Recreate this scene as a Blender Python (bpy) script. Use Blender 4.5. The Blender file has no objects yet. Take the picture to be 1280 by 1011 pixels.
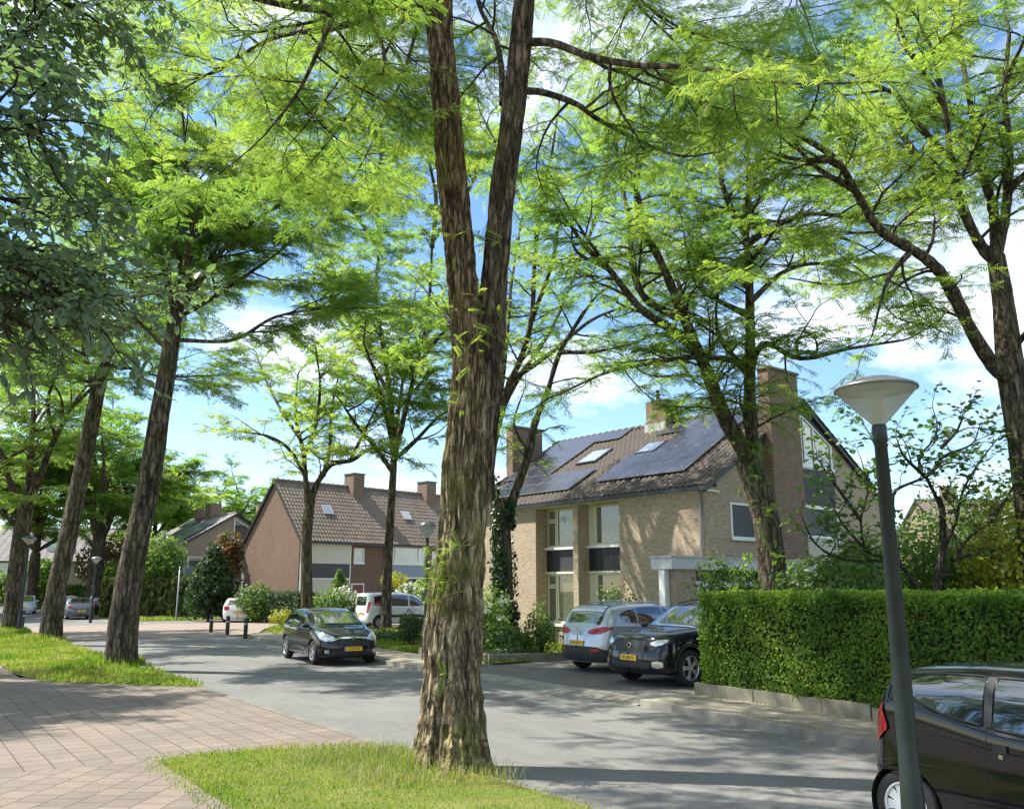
import bpy, math, random
import numpy as np
from mathutils import Vector
R = math.radians
SC = bpy.context.scene
COL = SC.collection
F_PX, EYE, HORIZON = 1080.0, 2.0, 735.0
PITCH = math.atan((HORIZON - 505.5) / F_PX)
CP, SP = math.cos(PITCH), math.sin(PITCH)

# ---------------------------------------------------------------- layout survey (pixel of the survey photo -> place in the street)
def ray(u, v):
    du, dv = (u - 640) / F_PX, (505.5 - v) / F_PX
    return np.array([du, CP - dv * SP, SP + dv * CP])
def G(u, v, z=0.0):
    d = ray(u, v); t = (z - EYE) / d[2]
    return np.array([d[0] * t, d[1] * t, z])
def P(u, v, Y):
    d = ray(u, v); t = Y / d[1]
    return np.array([d[0] * t, Y, EYE + d[2] * t])
EA = np.array([-0.58, 0.8146]); EN = np.array([0.8146, 0.58])      # along the street (away), across it (to the right)
ANG_A = math.atan2(EA[1], EA[0])
def AB(a, b, z=0.0):
    return np.array([EA[0] * a + EN[0] * b, EA[1] * a + EN[1] * b, z])

# ---------------------------------------------------------------- mesh collector
def catmull(pts, n):
    p = np.asarray(pts, float)
    if len(p) < 3:
        t = np.linspace(0, 1, n)[:, None]
        return p[0] * (1 - t) + p[-1] * t
    q = np.vstack([2 * p[0] - p[1], p, 2 * p[-1] - p[-2]])
    s = np.linspace(0, len(p) - 1 - 1e-9, n); i = s.astype(int); f = (s - i)[:, None]
    a, b, c, d = q[i], q[i + 1], q[i + 2], q[i + 3]
    return .5 * ((2 * b) + (c - a) * f + (2 * a - 5 * b + 4 * c - d) * f * f + (3 * b - a - 3 * c + d) * f ** 3)

def frames(p):
    t = np.gradient(p, axis=0); t /= np.linalg.norm(t, axis=1)[:, None] + 1e-9
    ref = np.array([1., 0, 0]) if abs(t[0][0]) < .8 else np.array([0, 1., 0])
    n = ref - t[0] * t[0].dot(ref); n /= np.linalg.norm(n)
    N = np.empty_like(p); N[0] = n
    for i in range(1, len(p)):
        n = n - t[i] * t[i].dot(n); n /= np.linalg.norm(n) + 1e-9; N[i] = n
    return t, N, np.cross(t, N)

class MB:
    def __init__(s): s.V = []; s.F = []; s.n = 0; s.rnd = []
    def add(s, V, F, rnd=None):
        V = np.asarray(V, float).reshape(-1, 3); F = np.asarray(F, np.int64)
        s.V.append(V); s.F.append(F + s.n); s.n += len(V)
        s.rnd.append(np.zeros(len(F)) if rnd is None else rnd)
        return s
    def box(s, x0, x1, y0, y1, z0, z1):
        V = [(x, y, z) for z in (z0, z1) for y in (y0, y1) for x in (x0, x1)]
        return s.add(V, [(0, 2, 3, 1), (4, 5, 7, 6), (0, 1, 5, 4), (2, 6, 7, 3), (0, 4, 6, 2), (1, 3, 7, 5)])
    def boxc(s, c, size, rz=0.0, ry=0.0):
        h = np.array(size) / 2
        V = np.array([(x, y, z) for z in (-1, 1) for y in (-1, 1) for x in (-1, 1)]) * h
        if ry:
            V = np.stack([V[:, 0] * math.cos(ry) + V[:, 2] * math.sin(ry), V[:, 1], -V[:, 0] * math.sin(ry) + V[:, 2] * math.cos(ry)], 1)
        c_, s_ = math.cos(rz), math.sin(rz)
        V = np.stack([V[:, 0] * c_ - V[:, 1] * s_, V[:, 0] * s_ + V[:, 1] * c_, V[:, 2]], 1) + np.array(c)
        return s.add(V, [(0, 2, 3, 1), (4, 5, 7, 6), (0, 1, 5, 4), (2, 6, 7, 3), (0, 4, 6, 2), (1, 3, 7, 5)])
    def poly(s, pts):
        return s.add(pts, [list(range(len(pts)))])
    def prism(s, poly, axis, lo, hi):
        """poly: counter-clockwise outline in the other two axes (x: y,z  y: x,z  z: x,y)"""
        n = len(poly)
        def at(p, h): return {'x': (h, p[0], p[1]), 'y': (p[0], h, p[1]), 'z': (p[0], p[1], h)}[axis]
        V = [at(p, lo) for p in poly] + [at(p, hi) for p in poly]
        q = [(i, (i + 1) % n, n + (i + 1) % n, n + i) for i in range(n)]
        a, b = list(range(n)), list(range(n, 2 * n))
        if axis == 'y': q = [x[::-1] for x in q]; b = b[::-1]
        else: a = a[::-1]
        s.add(V, q); s.F.append(np.array([a]) + s.n - 2 * n); s.F.append(np.array([b]) + s.n - 2 * n); s.rnd += [np.zeros(1), np.zeros(1)]
        return s
    def grid(s, Pt, close=False, rnd=None):
        Pt = np.asarray(Pt, float); n, m = Pt.shape[:2]
        idx = np.arange(n * m).reshape(n, m)
        if close: idx = np.hstack([idx, idx[:, :1]])
        F = np.stack([idx[:-1, :-1], idx[:-1, 1:], idx[1:, 1:], idx[1:, :-1]], -1).reshape(-1, 4)
        return s.add(Pt.reshape(-1, 3), F, rnd)
    def tube(s, p, r, sides=6, cap=False):
        p = np.asarray(p, float); r = np.broadcast_to(np.asarray(r, float), (len(p),))
        t, N, B = frames(p); a = np.linspace(0, 2 * np.pi, sides, endpoint=False)
        ring = p[:, None] + r[:, None, None] * (np.cos(a)[None, :, None] * N[:, None] + np.sin(a)[None, :, None] * B[:, None])
        base = s.n
        s.grid(ring, close=True)
        if cap:
            s.F.append(np.array([list(range(base, base + sides))[::-1]])); s.rnd.append(np.zeros(1))
            s.F.append(np.array([list(range(s.n - sides, s.n))])); s.rnd.append(np.zeros(1))
        return s
    def lathe(s, prof, sides=24, axis='z', c=(0, 0, 0), a0=0.0, a1=2 * math.pi):
        full = abs(a1 - a0 - 2 * math.pi) < 1e-6
        a = np.linspace(a0, a1, sides, endpoint=not full); prof = np.asarray(prof, float)
        x = prof[:, 0][:, None] * np.cos(a); y = prof[:, 0][:, None] * np.sin(a); z = np.broadcast_to(prof[:, 1][:, None], x.shape)
        Pt = np.stack([x, y, z], -1) if axis == 'z' else np.stack([y, z, x], -1)
        return s.grid(Pt + np.array(c), close=full)
    def build(s, name, mat, parent=None, smooth=False, off=None, uv=False, rnd=False):
        V = np.vstack(s.V)
        if off is not None: V = V - np.asarray(off)
        lv = np.concatenate([f.ravel() for f in s.F]); ks = np.concatenate([np.full(len(f), f.shape[1]) for f in s.F])
        ls = np.concatenate([[0], np.cumsum(ks)[:-1]])
        me = bpy.data.meshes.new(name)
        me.vertices.add(len(V)); me.vertices.foreach_set('co', V.astype(np.float32).ravel())
        me.loops.add(len(lv)); me.loops.foreach_set('vertex_index', lv.astype(np.int32))
        me.polygons.add(len(ks)); me.polygons.foreach_set('loop_start', ls.astype(np.int32))
        me.polygons.foreach_set('use_smooth', np.full(len(ks), smooth))
        me.update(calc_edges=True)
        if uv:
            a, b, c = V[lv[ls]], V[lv[ls + 1]], V[lv[ls + 2]]
            n = np.abs(np.cross(b - a, c - a)); rep = np.repeat(n, ks, axis=0); co = V[lv]
            zx = (rep[:, 2] >= rep[:, 0]) & (rep[:, 2] >= rep[:, 1]); xx = ~zx & (rep[:, 0] >= rep[:, 1])
            U = np.where(xx, co[:, 1], co[:, 0]); W = np.where(zx, co[:, 1], co[:, 2])
            l = me.uv_layers.new(name='UVMap'); l.data.foreach_set('uv', np.stack([U, W], 1).astype(np.float32).ravel())
        if rnd:
            at = me.attributes.new('rnd', 'FLOAT', 'FACE'); at.data.foreach_set('value', np.concatenate(s.rnd).astype(np.float32))
        me.materials.append(mat)
        o = bpy.data.objects.new(name, me); COL.objects.link(o)
        if parent is not None: o.parent = parent
        return o

def thing(name, label, cat, loc=(0, 0, 0), rz=0.0, group=None):
    o = bpy.data.objects.new(name, None); COL.objects.link(o)
    o.location = loc; o.rotation_euler = (0, 0, rz); o.empty_display_size = .2
    return tag(o, label, cat, group)
def tag(o, label, cat, group=None):
    o['label'] = label; o['category'] = cat
    if group: o['group'] = group
    return o
def kind(o, k): o['kind'] = k; return o
def place(o, loc, rz=0.0): o.location = loc; o.rotation_euler = (0, 0, rz); return o
def copy_thing(root, loc, rz, label, scale=1.0):
    r = root.copy(); COL.objects.link(r); r.location = loc; r.rotation_euler = (0, 0, rz); r['label'] = label
    r.scale = (scale,) * 3
    for ch in list(root.children):
        c = ch.copy(); COL.objects.link(c); c.parent = r
        for g in list(ch.children):
            d = g.copy(); COL.objects.link(d); d.parent = c
    return r
def text(name, s, size, mat, parent, loc, rot, depth=.002):
    cu = bpy.data.curves.new(name, 'FONT'); cu.body = s; cu.size = size; cu.extrude = depth; cu.align_x = 'CENTER'; cu.align_y = 'CENTER'
    tmp = bpy.data.objects.new(name, cu); COL.objects.link(tmp); dg = bpy.context.evaluated_depsgraph_get(); dg.update()
    me = bpy.data.meshes.new_from_object(tmp.evaluated_get(dg)); bpy.data.objects.remove(tmp); bpy.data.curves.remove(cu)
    me.materials.clear(); me.materials.append(mat)
    o = bpy.data.objects.new(name, me); COL.objects.link(o); o.parent = parent; o.location = loc; o.rotation_euler = rot
    return o

# ---------------------------------------------------------------- numpy value noise
def _h(i, j, k):
    n = (i * 374761393 + j * 668265263 + k * 2147483647 + 1442695) & 0xFFFFFFFF
    n = ((n ^ (n >> 13)) * 1274126177) & 0xFFFFFFFF
    return ((n ^ (n >> 16)) & 0xFFFF) / 65535.0
def vnoise(x, y, z):
    x, y, z = np.broadcast_arrays(np.asarray(x, float), np.asarray(y, float), np.asarray(z, float))
    i, j, k = np.floor(x).astype(np.int64), np.floor(y).astype(np.int64), np.floor(z).astype(np.int64)
    f, g, h = x - i, y - j, z - k
    f, g, h = f * f * (3 - 2 * f), g * g * (3 - 2 * g), h * h * (3 - 2 * h)
    r = 0
    for a in (0, 1):
        for b in (0, 1):
            for c in (0, 1):
                r = r + _h(i + a, j + b, k + c) * (f if a else 1 - f) * (g if b else 1 - g) * (h if c else 1 - h)
    return r

# ---------------------------------------------------------------- materials
class NT:
    def __init__(s, name):
        s.m = bpy.data.materials.new(name); s.m.use_nodes = True; s.t = s.m.node_tree; s.t.nodes.clear()
        s.out = s.t.nodes.new('ShaderNodeOutputMaterial')
    def n(s, typ, **kw):
        o = s.t.nodes.new('ShaderNode' + typ)
        for k, v in kw.items():
            if k.startswith('_'): setattr(o, k[1:], v)
            else:
                k = int(k[1:]) if k[0] == 'i' and k[1:].isdigit() else k.replace('__', ' ')
                if isinstance(v, bpy.types.NodeSocket): s.t.links.new(v, o.inputs[k])
                else: o.inputs[k].default_value = v
        return o
    def link(s, a, b): s.t.links.new(a, b)
    def ramp(s, fac, stops, interp='LINEAR'):
        r = s.n('ValToRGB', Fac=fac); e = r.color_ramp.elements; r.color_ramp.interpolation = interp
        while len(e) < len(stops): e.new(.5)
        for x, (p, c) in zip(e, stops): x.position = p; x.color = (*c, 1) if len(c) == 3 else c
        return r.outputs[0]
    def coord(s, kind='Object', scale=(1, 1, 1), rot=(0, 0, 0)):
        if kind == 'UV': c = s.n('UVMap').outputs[0]
        elif kind == 'Position': c = s.n('NewGeometry').outputs['Position']
        else: c = s.n('TexCoord').outputs[kind]
        return s.n('Mapping', Vector=c, Scale=scale, Rotation=rot).outputs[0]
    def noise(s, vec, scale, detail=5, rough=.6, dist=0.0):
        return s.n('TexNoise', Vector=vec, Scale=scale, Detail=detail, Roughness=rough, Distortion=dist).outputs[0]
    def mix(s, fac, a, b, blend='MIX'):
        m = s.n('Mix', _data_type='RGBA', _blend_type=blend)
        for k, v in ((0, fac), (6, a), (7, b)):
            if isinstance(v, bpy.types.NodeSocket): s.t.links.new(v, m.inputs[k])
            else: m.inputs[k].default_value = v if k == 0 or len(v) == 4 else (*v, 1)
        return m.outputs[2]
    def math(s, op, a, b=0.0, c=None):
        kw = dict(i0=a, i1=b)
        if c is not None: kw['i2'] = c
        return s.n('Math', _operation=op, **kw).outputs[0]
    def bump(s, h, strength=.5, dist=.02):
        return s.n('Bump', Height=h, Strength=strength, Distance=dist).outputs[0]
    def pbr(s, col, rough=.7, normal=None, metallic=0.0, coat=0.0, spec=.5, **kw):
        b = s.n('BsdfPrincipled', Metallic=metallic)
        for k, v in (('Base Color', col), ('Roughness', rough)):
            if isinstance(v, bpy.types.NodeSocket): s.t.links.new(v, b.inputs[k])
            else: b.inputs[k].default_value = (*v, 1) if k == 'Base Color' and len(v) == 3 else v
        b.inputs['Coat Weight'].default_value = coat; b.inputs['Coat Roughness'].default_value = .04
        b.inputs['Specular IOR Level'].default_value = spec
        for k, v in kw.items(): b.inputs[k.replace('__', ' ')].default_value = v
        if normal is not None: s.t.links.new(normal, b.inputs['Normal'])
        s.t.links.new(b.outputs[0], s.out.inputs[0])
        return s.m

def m_plain(name, col, rough=.6, metallic=0.0, coat=0.0, vary=.12, scale=6.0, bump=0.0, spec=.5):
    t = NT(name); v = t.coord('Object')
    n = t.noise(v, scale, 5)
    lo = tuple(max(0, c * (1 - vary)) for c in col); hi = tuple(min(1, c * (1 + vary)) for c in col)
    c = t.ramp(n, [(.3, lo), (.7, hi)])
    nm = t.bump(t.noise(v, scale * 8, 4), bump, .01) if bump else None
    return t.pbr(c, rough, nm, metallic, coat, spec)

def m_brick(name, c1, c2, mortar, bw=.22, bh=.065, gap=.011, bump=.6, dirt=.35):
    t = NT(name); v = t.coord('UV')
    b = t.n('TexBrick', Vector=v, Color1=(*c1, 1), Color2=(*c2, 1), Mortar=(*mortar, 1), Scale=1.0, Brick__Width=bw, Row__Height=bh)
    b.inputs['Mortar Size'].default_value = gap / 2; b.inputs['Mortar Smooth'].default_value = .3; b.offset = .5
    n = t.noise(t.coord('Object'), .7, 6, .7)
    n2 = t.noise(t.coord('Object', (3, 3, 9)), 2.4, 5, .7)
    c = t.mix(dirt, t.mix(1.0, b.outputs[0], t.ramp(t.noise(t.coord('UV', (5, 16, 1)), 1.0, 2, .5), [(.3, (.72, .70, .68)), (.7, (1.2, 1.18, 1.15))]), 'MULTIPLY'), t.ramp(n, [(.25, tuple(.55 * x for x in c1)), (.75, tuple(min(1, 1.35 * x) for x in c2))]), 'MIX')
    c = t.mix(.5, c, t.ramp(n2, [(.3, (.55, .52, .5)), (.7, (1, 1, 1))]), 'MULTIPLY')
    h = t.math('ADD', t.math('MULTIPLY', b.outputs[1], -1.0), t.math('MULTIPLY', n2, .5))
    return t.pbr(c, .88, t.bump(h, bump, .008), spec=.25)

def m_bark(name, c1, c2, moss, mossamt=.35, scale=1.0, high=None):
    t = NT(name); v = t.coord('Object', (9 * scale, 9 * scale, 1.5 * scale)); o = t.coord('Object')
    n = t.noise(v, 1.6, 8, .68, .6)
    w = t.n('VectorMath', _operation='MULTIPLY_ADD', i0=t.n('TexNoise', Vector=t.coord('Object', (4 * scale, 4 * scale, 2 * scale)), Scale=1.5, Detail=5, Roughness=.65).outputs[1], i1=(1.3, 1.3, .8), i2=t.coord('Object', (8.5 * scale, 8.5 * scale, 1.7 * scale))).outputs[0]
    vo = t.n('TexVoronoi', Vector=w, Scale=1.5, _feature='DISTANCE_TO_EDGE').outputs[0]
    ck = t.ramp(vo, [(.0, (0, 0, 0)), (.05, (.25, .25, .25)), (.24, (1, 1, 1))])
    c = t.ramp(n, [(.30, tuple(.35 * x for x in c1)), (.45, c1), (.66, c2)])
    c = t.mix(.8, c, t.ramp(ck, [(0, (.16, .14, .12)), (.5, (.75, .72, .7)), (1, (1.25, 1.22, 1.18))]), 'MULTIPLY')
    mo = t.ramp(t.noise(o, 1.1, 6, .65), [(.47, (0, 0, 0)), (.68, (1, 1, 1))])
    c = t.mix(t.math('MULTIPLY', mo, mossamt), c, moss)
    gr = t.ramp(t.noise(o, 3.0, 6, .7), [(.62, (0, 0, 0)), (.7, (1, 1, 1))])
    c = t.mix(t.math('MULTIPLY', gr, .25), c, (.42, .41, .36))
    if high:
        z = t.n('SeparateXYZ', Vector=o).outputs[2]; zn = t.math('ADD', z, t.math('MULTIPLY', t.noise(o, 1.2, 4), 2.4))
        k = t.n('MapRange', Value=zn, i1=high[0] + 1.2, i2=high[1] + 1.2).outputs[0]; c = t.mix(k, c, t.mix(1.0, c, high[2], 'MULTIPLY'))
    h = t.math('ADD', t.math('MULTIPLY', ck, .9), t.math('ADD', t.math('MULTIPLY', n, .6), t.math('MULTIPLY', t.noise(v, 5.0, 6, .7), .3)))
    return t.pbr(c, .92, t.bump(h, .9, .03), spec=.15)

def m_leaf(name, cols, trans, tfac=.5, rough=.45, spec=.35):
    t = NT(name); at = t.n('Attribute', _attribute_name='rnd').outputs['Fac']
    c = t.ramp(at, [(i / (len(cols) - 1), x) for i, x in enumerate(cols)])
    tr = t.ramp(at, [(i / (len(trans) - 1), x) for i, x in enumerate(trans)])
    b = t.n('BsdfPrincipled', Roughness=rough); t.link(c, b.inputs['Base Color']); b.inputs['Specular IOR Level'].default_value = spec
    tl = t.n('BsdfTranslucent', Color=tr)
    mx = t.n('MixShader', i0=tfac, i1=b.outputs[0], i2=tl.outputs[0])
    t.link(mx.outputs[0], t.out.inputs[0])
    return t.m

def m_glass(name, tint=(.85, .95, .9), refl=.16):
    t = NT(name)
    a = t.n('BsdfTransparent', Color=(*tint, 1)); g = t.n('BsdfGlossy', Roughness=.02)
    lw = t.n('LayerWeight', Blend=.35).outputs[0]
    f = t.math('MULTIPLY_ADD', lw, .6, refl)
    t.link(t.n('MixShader', i0=f, i1=a.outputs[0], i2=g.outputs[0]).outputs[0], t.out.inputs[0])
    return t.m

M = {}
M['white'] = m_plain('white_paint', (.78, .78, .75), .45, vary=.05, scale=3)
M['cream'] = m_plain('cream_paint', (.70, .66, .52), .5, vary=.05, scale=3)
M['screen'] = m_plain('cream_screen', (.62, .60, .50), .7, vary=.05)
M['dark'] = m_plain('dark_trim', (.022, .023, .026), .5)
M['black'] = m_plain('black_rubber', (.015, .015, .016), .75, bump=.2)
M['charcoal'] = m_plain('charcoal_panel', (.05, .053, .06), .55)
M['bluegrey'] = m_plain('bluegrey_panel', (.22, .27, .34), .5)
M['pipe'] = m_plain('zinc_pipe', (.25, .27, .30), .4, .3)
M['fascia'] = m_plain('fascia_paint', (.52, .55, .55), .5, vary=.08)
M['door_red'] = m_plain('red_door', (.16, .02, .025), .4)
M['lead'] = m_plain('lead_flashing', (.45, .46, .47), .6)
M['glass_dark'] = m_plain('dark_glazing', (.012, .016, .02), .04, vary=.3, scale=.7, spec=.8)
M['glass'] = m_glass('window_glass', refl=.10)
M['dark_screen'] = m_plain('dark_window_screen', (.045, .05, .062), .45, vary=.15, scale=2, spec=.3)
M['curtain'] = m_plain('curtain', (.62, .64, .60), .9, vary=.1, scale=2)
M['interior'] = m_plain('dim_interior', (.05, .065, .05), .9, vary=.6, scale=1.2)  # dark sheet colour standing in for the shade of the room
M['blind'] = m_plain('blind', (.26, .34, .27), .9, vary=.15, scale=1.5)
M['concrete'] = m_plain('concrete', (.20, .185, .135), .9, vary=.3, scale=2.5, bump=.5)
M['kerb'] = m_plain('kerb_concrete', (.24, .22, .185), .9, vary=.35, scale=2.2, bump=.5)
M['kerb_dark'] = m_plain('worn_kerb', (.165, .148, .125), .9, vary=.3, scale=2.2, bump=.5)
M['brick'] = m_brick('yellow_brick', (.54, .435, .325), (.42, .325, .24), (.48, .44, .37))
M['brick_pale'] = m_brick('pale_brick', (.36, .29, .21), (.28, .22, .16), (.36, .33, .28))
M['brick_red'] = m_brick('red_brown_brick', (.25, .165, .12), (.185, .118, .088), (.27, .23, .20))
M['brick_chim'] = m_brick('chimney_brick', (.30, .20, .15), (.215, .145, .115), (.34, .3, .26))
def m_tile(name, c1, c2):
    t = NT(name); o = t.coord('Object')
    n = t.noise(o, 1.2, 6, .7); n2 = t.noise(o, 14, 3, .6)
    c = t.mix(.55, t.ramp(n, [(.3, c1), (.7, c2)]), t.ramp(n2, [(.3, c1), (.7, c2)]))
    return t.pbr(c, .8, t.bump(t.noise(o, 40, 4), .3, .01), spec=.3)
M['tile_dark'] = m_tile('dark_roof_tile', (.055, .047, .042), (.14, .115, .10))
M['tile_brown'] = m_tile('brown_roof_tile', (.12, .09, .072), (.27, .215, .175))
M['tile_red'] = m_tile('red_roof_tile', (.24, .10, .06), (.38, .18, .11))
M['tile_grey'] = m_tile('grey_roof_tile', (.17, .15, .14), (.28, .255, .24))
def m_panel(name):
    t = NT(name); v = t.coord('UV')
    b = t.n('TexBrick', Vector=v, Color1=(.022, .024, .04, 1), Color2=(.028, .03, .048, 1), Mortar=(.075, .08, .10, 1), Scale=1.0, Brick__Width=.165, Row__Height=.165)
    b.inputs['Mortar Size'].default_value = .004; b.offset = 0
    return t.pbr(b.outputs[0], .22, spec=.45, coat=.0)
M['solar'] = m_panel('solar_cells')
M['alu'] = m_plain('aluminium', (.62, .63, .65), .35, .8)
M['alu_dark'] = m_plain('dark_aluminium', (.05, .05, .055), .4, .5)
def m_glossglass(name, col, rough=.03):
    t = NT(name); return t.pbr(col, rough, spec=.8, coat=1.0)
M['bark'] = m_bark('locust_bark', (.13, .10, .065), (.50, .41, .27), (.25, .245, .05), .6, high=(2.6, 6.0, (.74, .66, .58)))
M['bark_dark_shaded'] = m_bark('locust_bark_shaded_stem', (.07, .054, .038), (.27, .20, .145), (.10, .10, .035), .35, .9)  # darker bark of the right stem, with its shade also put into the colour
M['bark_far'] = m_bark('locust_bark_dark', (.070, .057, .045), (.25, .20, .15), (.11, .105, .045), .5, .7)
M['bark_grey'] = m_bark('smooth_bark', (.06, .05, .042), (.14, .12, .10), (.09, .10, .05), .3, 2)
M['burn'] = m_plain('rotten_wood', (.085, .035, .02), .95, vary=.6, scale=9, bump=.8)
M['leaf_near'] = m_leaf('locust_leaves', [(.04, .085, .02), (.065, .125, .026), (.10, .16, .034)], [(.18, .37, .042), (.33, .52, .06), (.53, .65, .09)], .57)
M['leaf_far'] = m_leaf('locust_leaves_far', [(.04, .08, .02), (.07, .12, .024), (.115, .16, .035)], [(.17, .37, .052), (.31, .51, .068), (.51, .64, .10)], .56)
M['leaf_blue'] = m_leaf('ash_leaves', [(.10, .145, .115), (.135, .185, .145), (.185, .24, .18)], [(.15, .28, .08), (.22, .38, .09), (.32, .46, .11)], .36, .4, .5)
M['leaf_mag'] = m_leaf('magnolia_leaves', [(.055, .10, .03), (.085, .14, .04), (.13, .19, .055)], [(.14, .27, .04), (.24, .40, .05), (.36, .48, .08)], .42, .4)
M['hedge'] = m_leaf('hedge_leaves', [(.05, .10, .018), (.10, .18, .026), (.19, .27, .04)], [(.14, .30, .03), (.29, .47, .04), (.48, .60, .06)], .45, .5, .18)
M['conifer'] = m_leaf('conifer_green', [(.03, .05, .012), (.06, .085, .02), (.10, .125, .028)], [(.09, .13, .02), (.16, .22, .03), (.24, .3, .04)], .3, .6)
M['shrub_dark'] = m_leaf('dark_shrub', [(.018, .04, .016), (.035, .065, .022), (.055, .09, .03)], [(.05, .11, .02), (.09, .18, .03), (.14, .25, .04)], .3)
M['shrub_mid'] = m_leaf('mid_shrub', [(.05, .10, .024), (.085, .15, .035), (.14, .20, .045)], [(.16, .30, .04), (.28, .45, .05), (.44, .56, .08)], .45)
M['shrub_gold'] = m_leaf('golden_shrub', [(.15, .18, .02), (.24, .25, .025), (.34, .32, .04)], [(.4, .45, .04), (.58, .58, .05), (.7, .66, .07)], .45)
M['shrub_red'] = m_leaf('coppery_shrub', [(.06, .05, .02), (.12, .07, .03), (.2, .08, .04)], [(.15, .16, .03), (.28, .2, .05), (.4, .2, .08)], .4)
M['flower'] = m_leaf('white_flowers', [(.55, .58, .45), (.65, .67, .55), (.72, .72, .62)], [(.5, .55, .4)] * 2, .25)
M['ivy'] = m_leaf('ivy_leaves', [(.015, .035, .012), (.03, .055, .016), (.05, .08, .022)], [(.04, .09, .015), (.07, .14, .02), (.1, .2, .03)], .25, .3)
M['grass'] = m_leaf('grass_blades', [(.075, .135, .02), (.14, .20, .025), (.30, .29, .09)], [(.22, .40, .03), (.40, .53, .05), (.55, .52, .16)], .45, .6, .15)
M['dry'] = m_leaf('dry_grass', [(.32, .27, .13), (.42, .36, .19), (.48, .42, .25)], [(.4, .34, .16)] * 2, .35)
# ---------------------------------------------------------------- camera, sky, sun
cam = bpy.data.cameras.new('camera'); co = bpy.data.objects.new('camera', cam); COL.objects.link(co)
cam.sensor_fit = 'HORIZONTAL'; cam.sensor_width = 36; cam.lens = 36 * F_PX / 1280; cam.clip_end = 3000; cam.clip_start = .05
co.location = (0, 0, EYE); co.rotation_euler = (math.pi / 2 + PITCH, 0, 0); SC.camera = co
EL = R(53); SH = np.array([-.975, .22]); SH /= np.linalg.norm(SH)
SUN = np.array([SH[0] * math.cos(EL), SH[1] * math.cos(EL), math.sin(EL)])
sl = bpy.data.lights.new('sun', 'SUN'); sl.energy = 5.0; sl.angle = R(.55); sl.color = (1, .955, .87)
so = bpy.data.objects.new('sun', sl); COL.objects.link(so); so.rotation_euler = Vector(SUN).to_track_quat('Z', 'Y').to_euler(); so.location = (-20, 20, 40)
W = bpy.data.worlds.new('World'); SC.world = W; W.use_nodes = True
wt = NT.__new__(NT); wt.t = W.node_tree; wt.t.nodes.clear()
sky = wt.n('TexSky'); sky.sky_type = 'NISHITA'; sky.sun_disc = False; sky.sun_elevation = EL; sky.sun_rotation = math.atan2(SH[0], SH[1])
sky.altitude = 0; sky.air_density = 1.0; sky.dust_density = .2; sky.ozone_density = 2.2
g = wt.n('TexCoord').outputs['Generated']
sep = wt.n('SeparateXYZ', Vector=g)
zz = wt.math('ADD', wt.math('MAXIMUM', sep.outputs[2], 0.0), .22)
pv = wt.n('CombineXYZ', X=wt.math('DIVIDE', sep.outputs[0], zz), Y=wt.math('DIVIDE', sep.outputs[1], zz), Z=2.3).outputs[0]
cn = wt.n('TexNoise', Vector=pv, Scale=1.5, Detail=9, Roughness=.58, Distortion=.25).outputs[0]
mask = wt.ramp(cn, [(.48, (0, 0, 0)), (.64, (1, 1, 1))])
bg1 = wt.n('Background', Color=wt.n('HueSaturation', Saturation=1.12, Color=sky.outputs[0]).outputs[0], Strength=.13)
tone = wt.ramp(wt.n('TexNoise', Vector=pv, Scale=4.0, Detail=6).outputs[0], [(.3, (.80, .84, .90)), (.6, (1, 1, 1))])
bg2 = wt.n('Background', Color=tone, Strength=.95)
wo = wt.n('OutputWorld')
wt.link(wt.n('MixShader', i0=mask, i1=bg1.outputs[0], i2=bg2.outputs[0]).outputs[0], wo.inputs[0])
vs = SC.view_settings; vs.view_transform = 'Standard'; vs.look = 'None'; vs.gamma = 1; vs.exposure = 1.0
SC.cycles.max_bounces = 8; SC.cycles.diffuse_bounces = 4; SC.cycles.transmission_bounces = 6; SC.cycles.transparent_max_bounces = 8
SC.cycles.caustics_reflective = False; SC.cycles.caustics_refractive = False
SC.cycles.use_denoising = True

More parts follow.
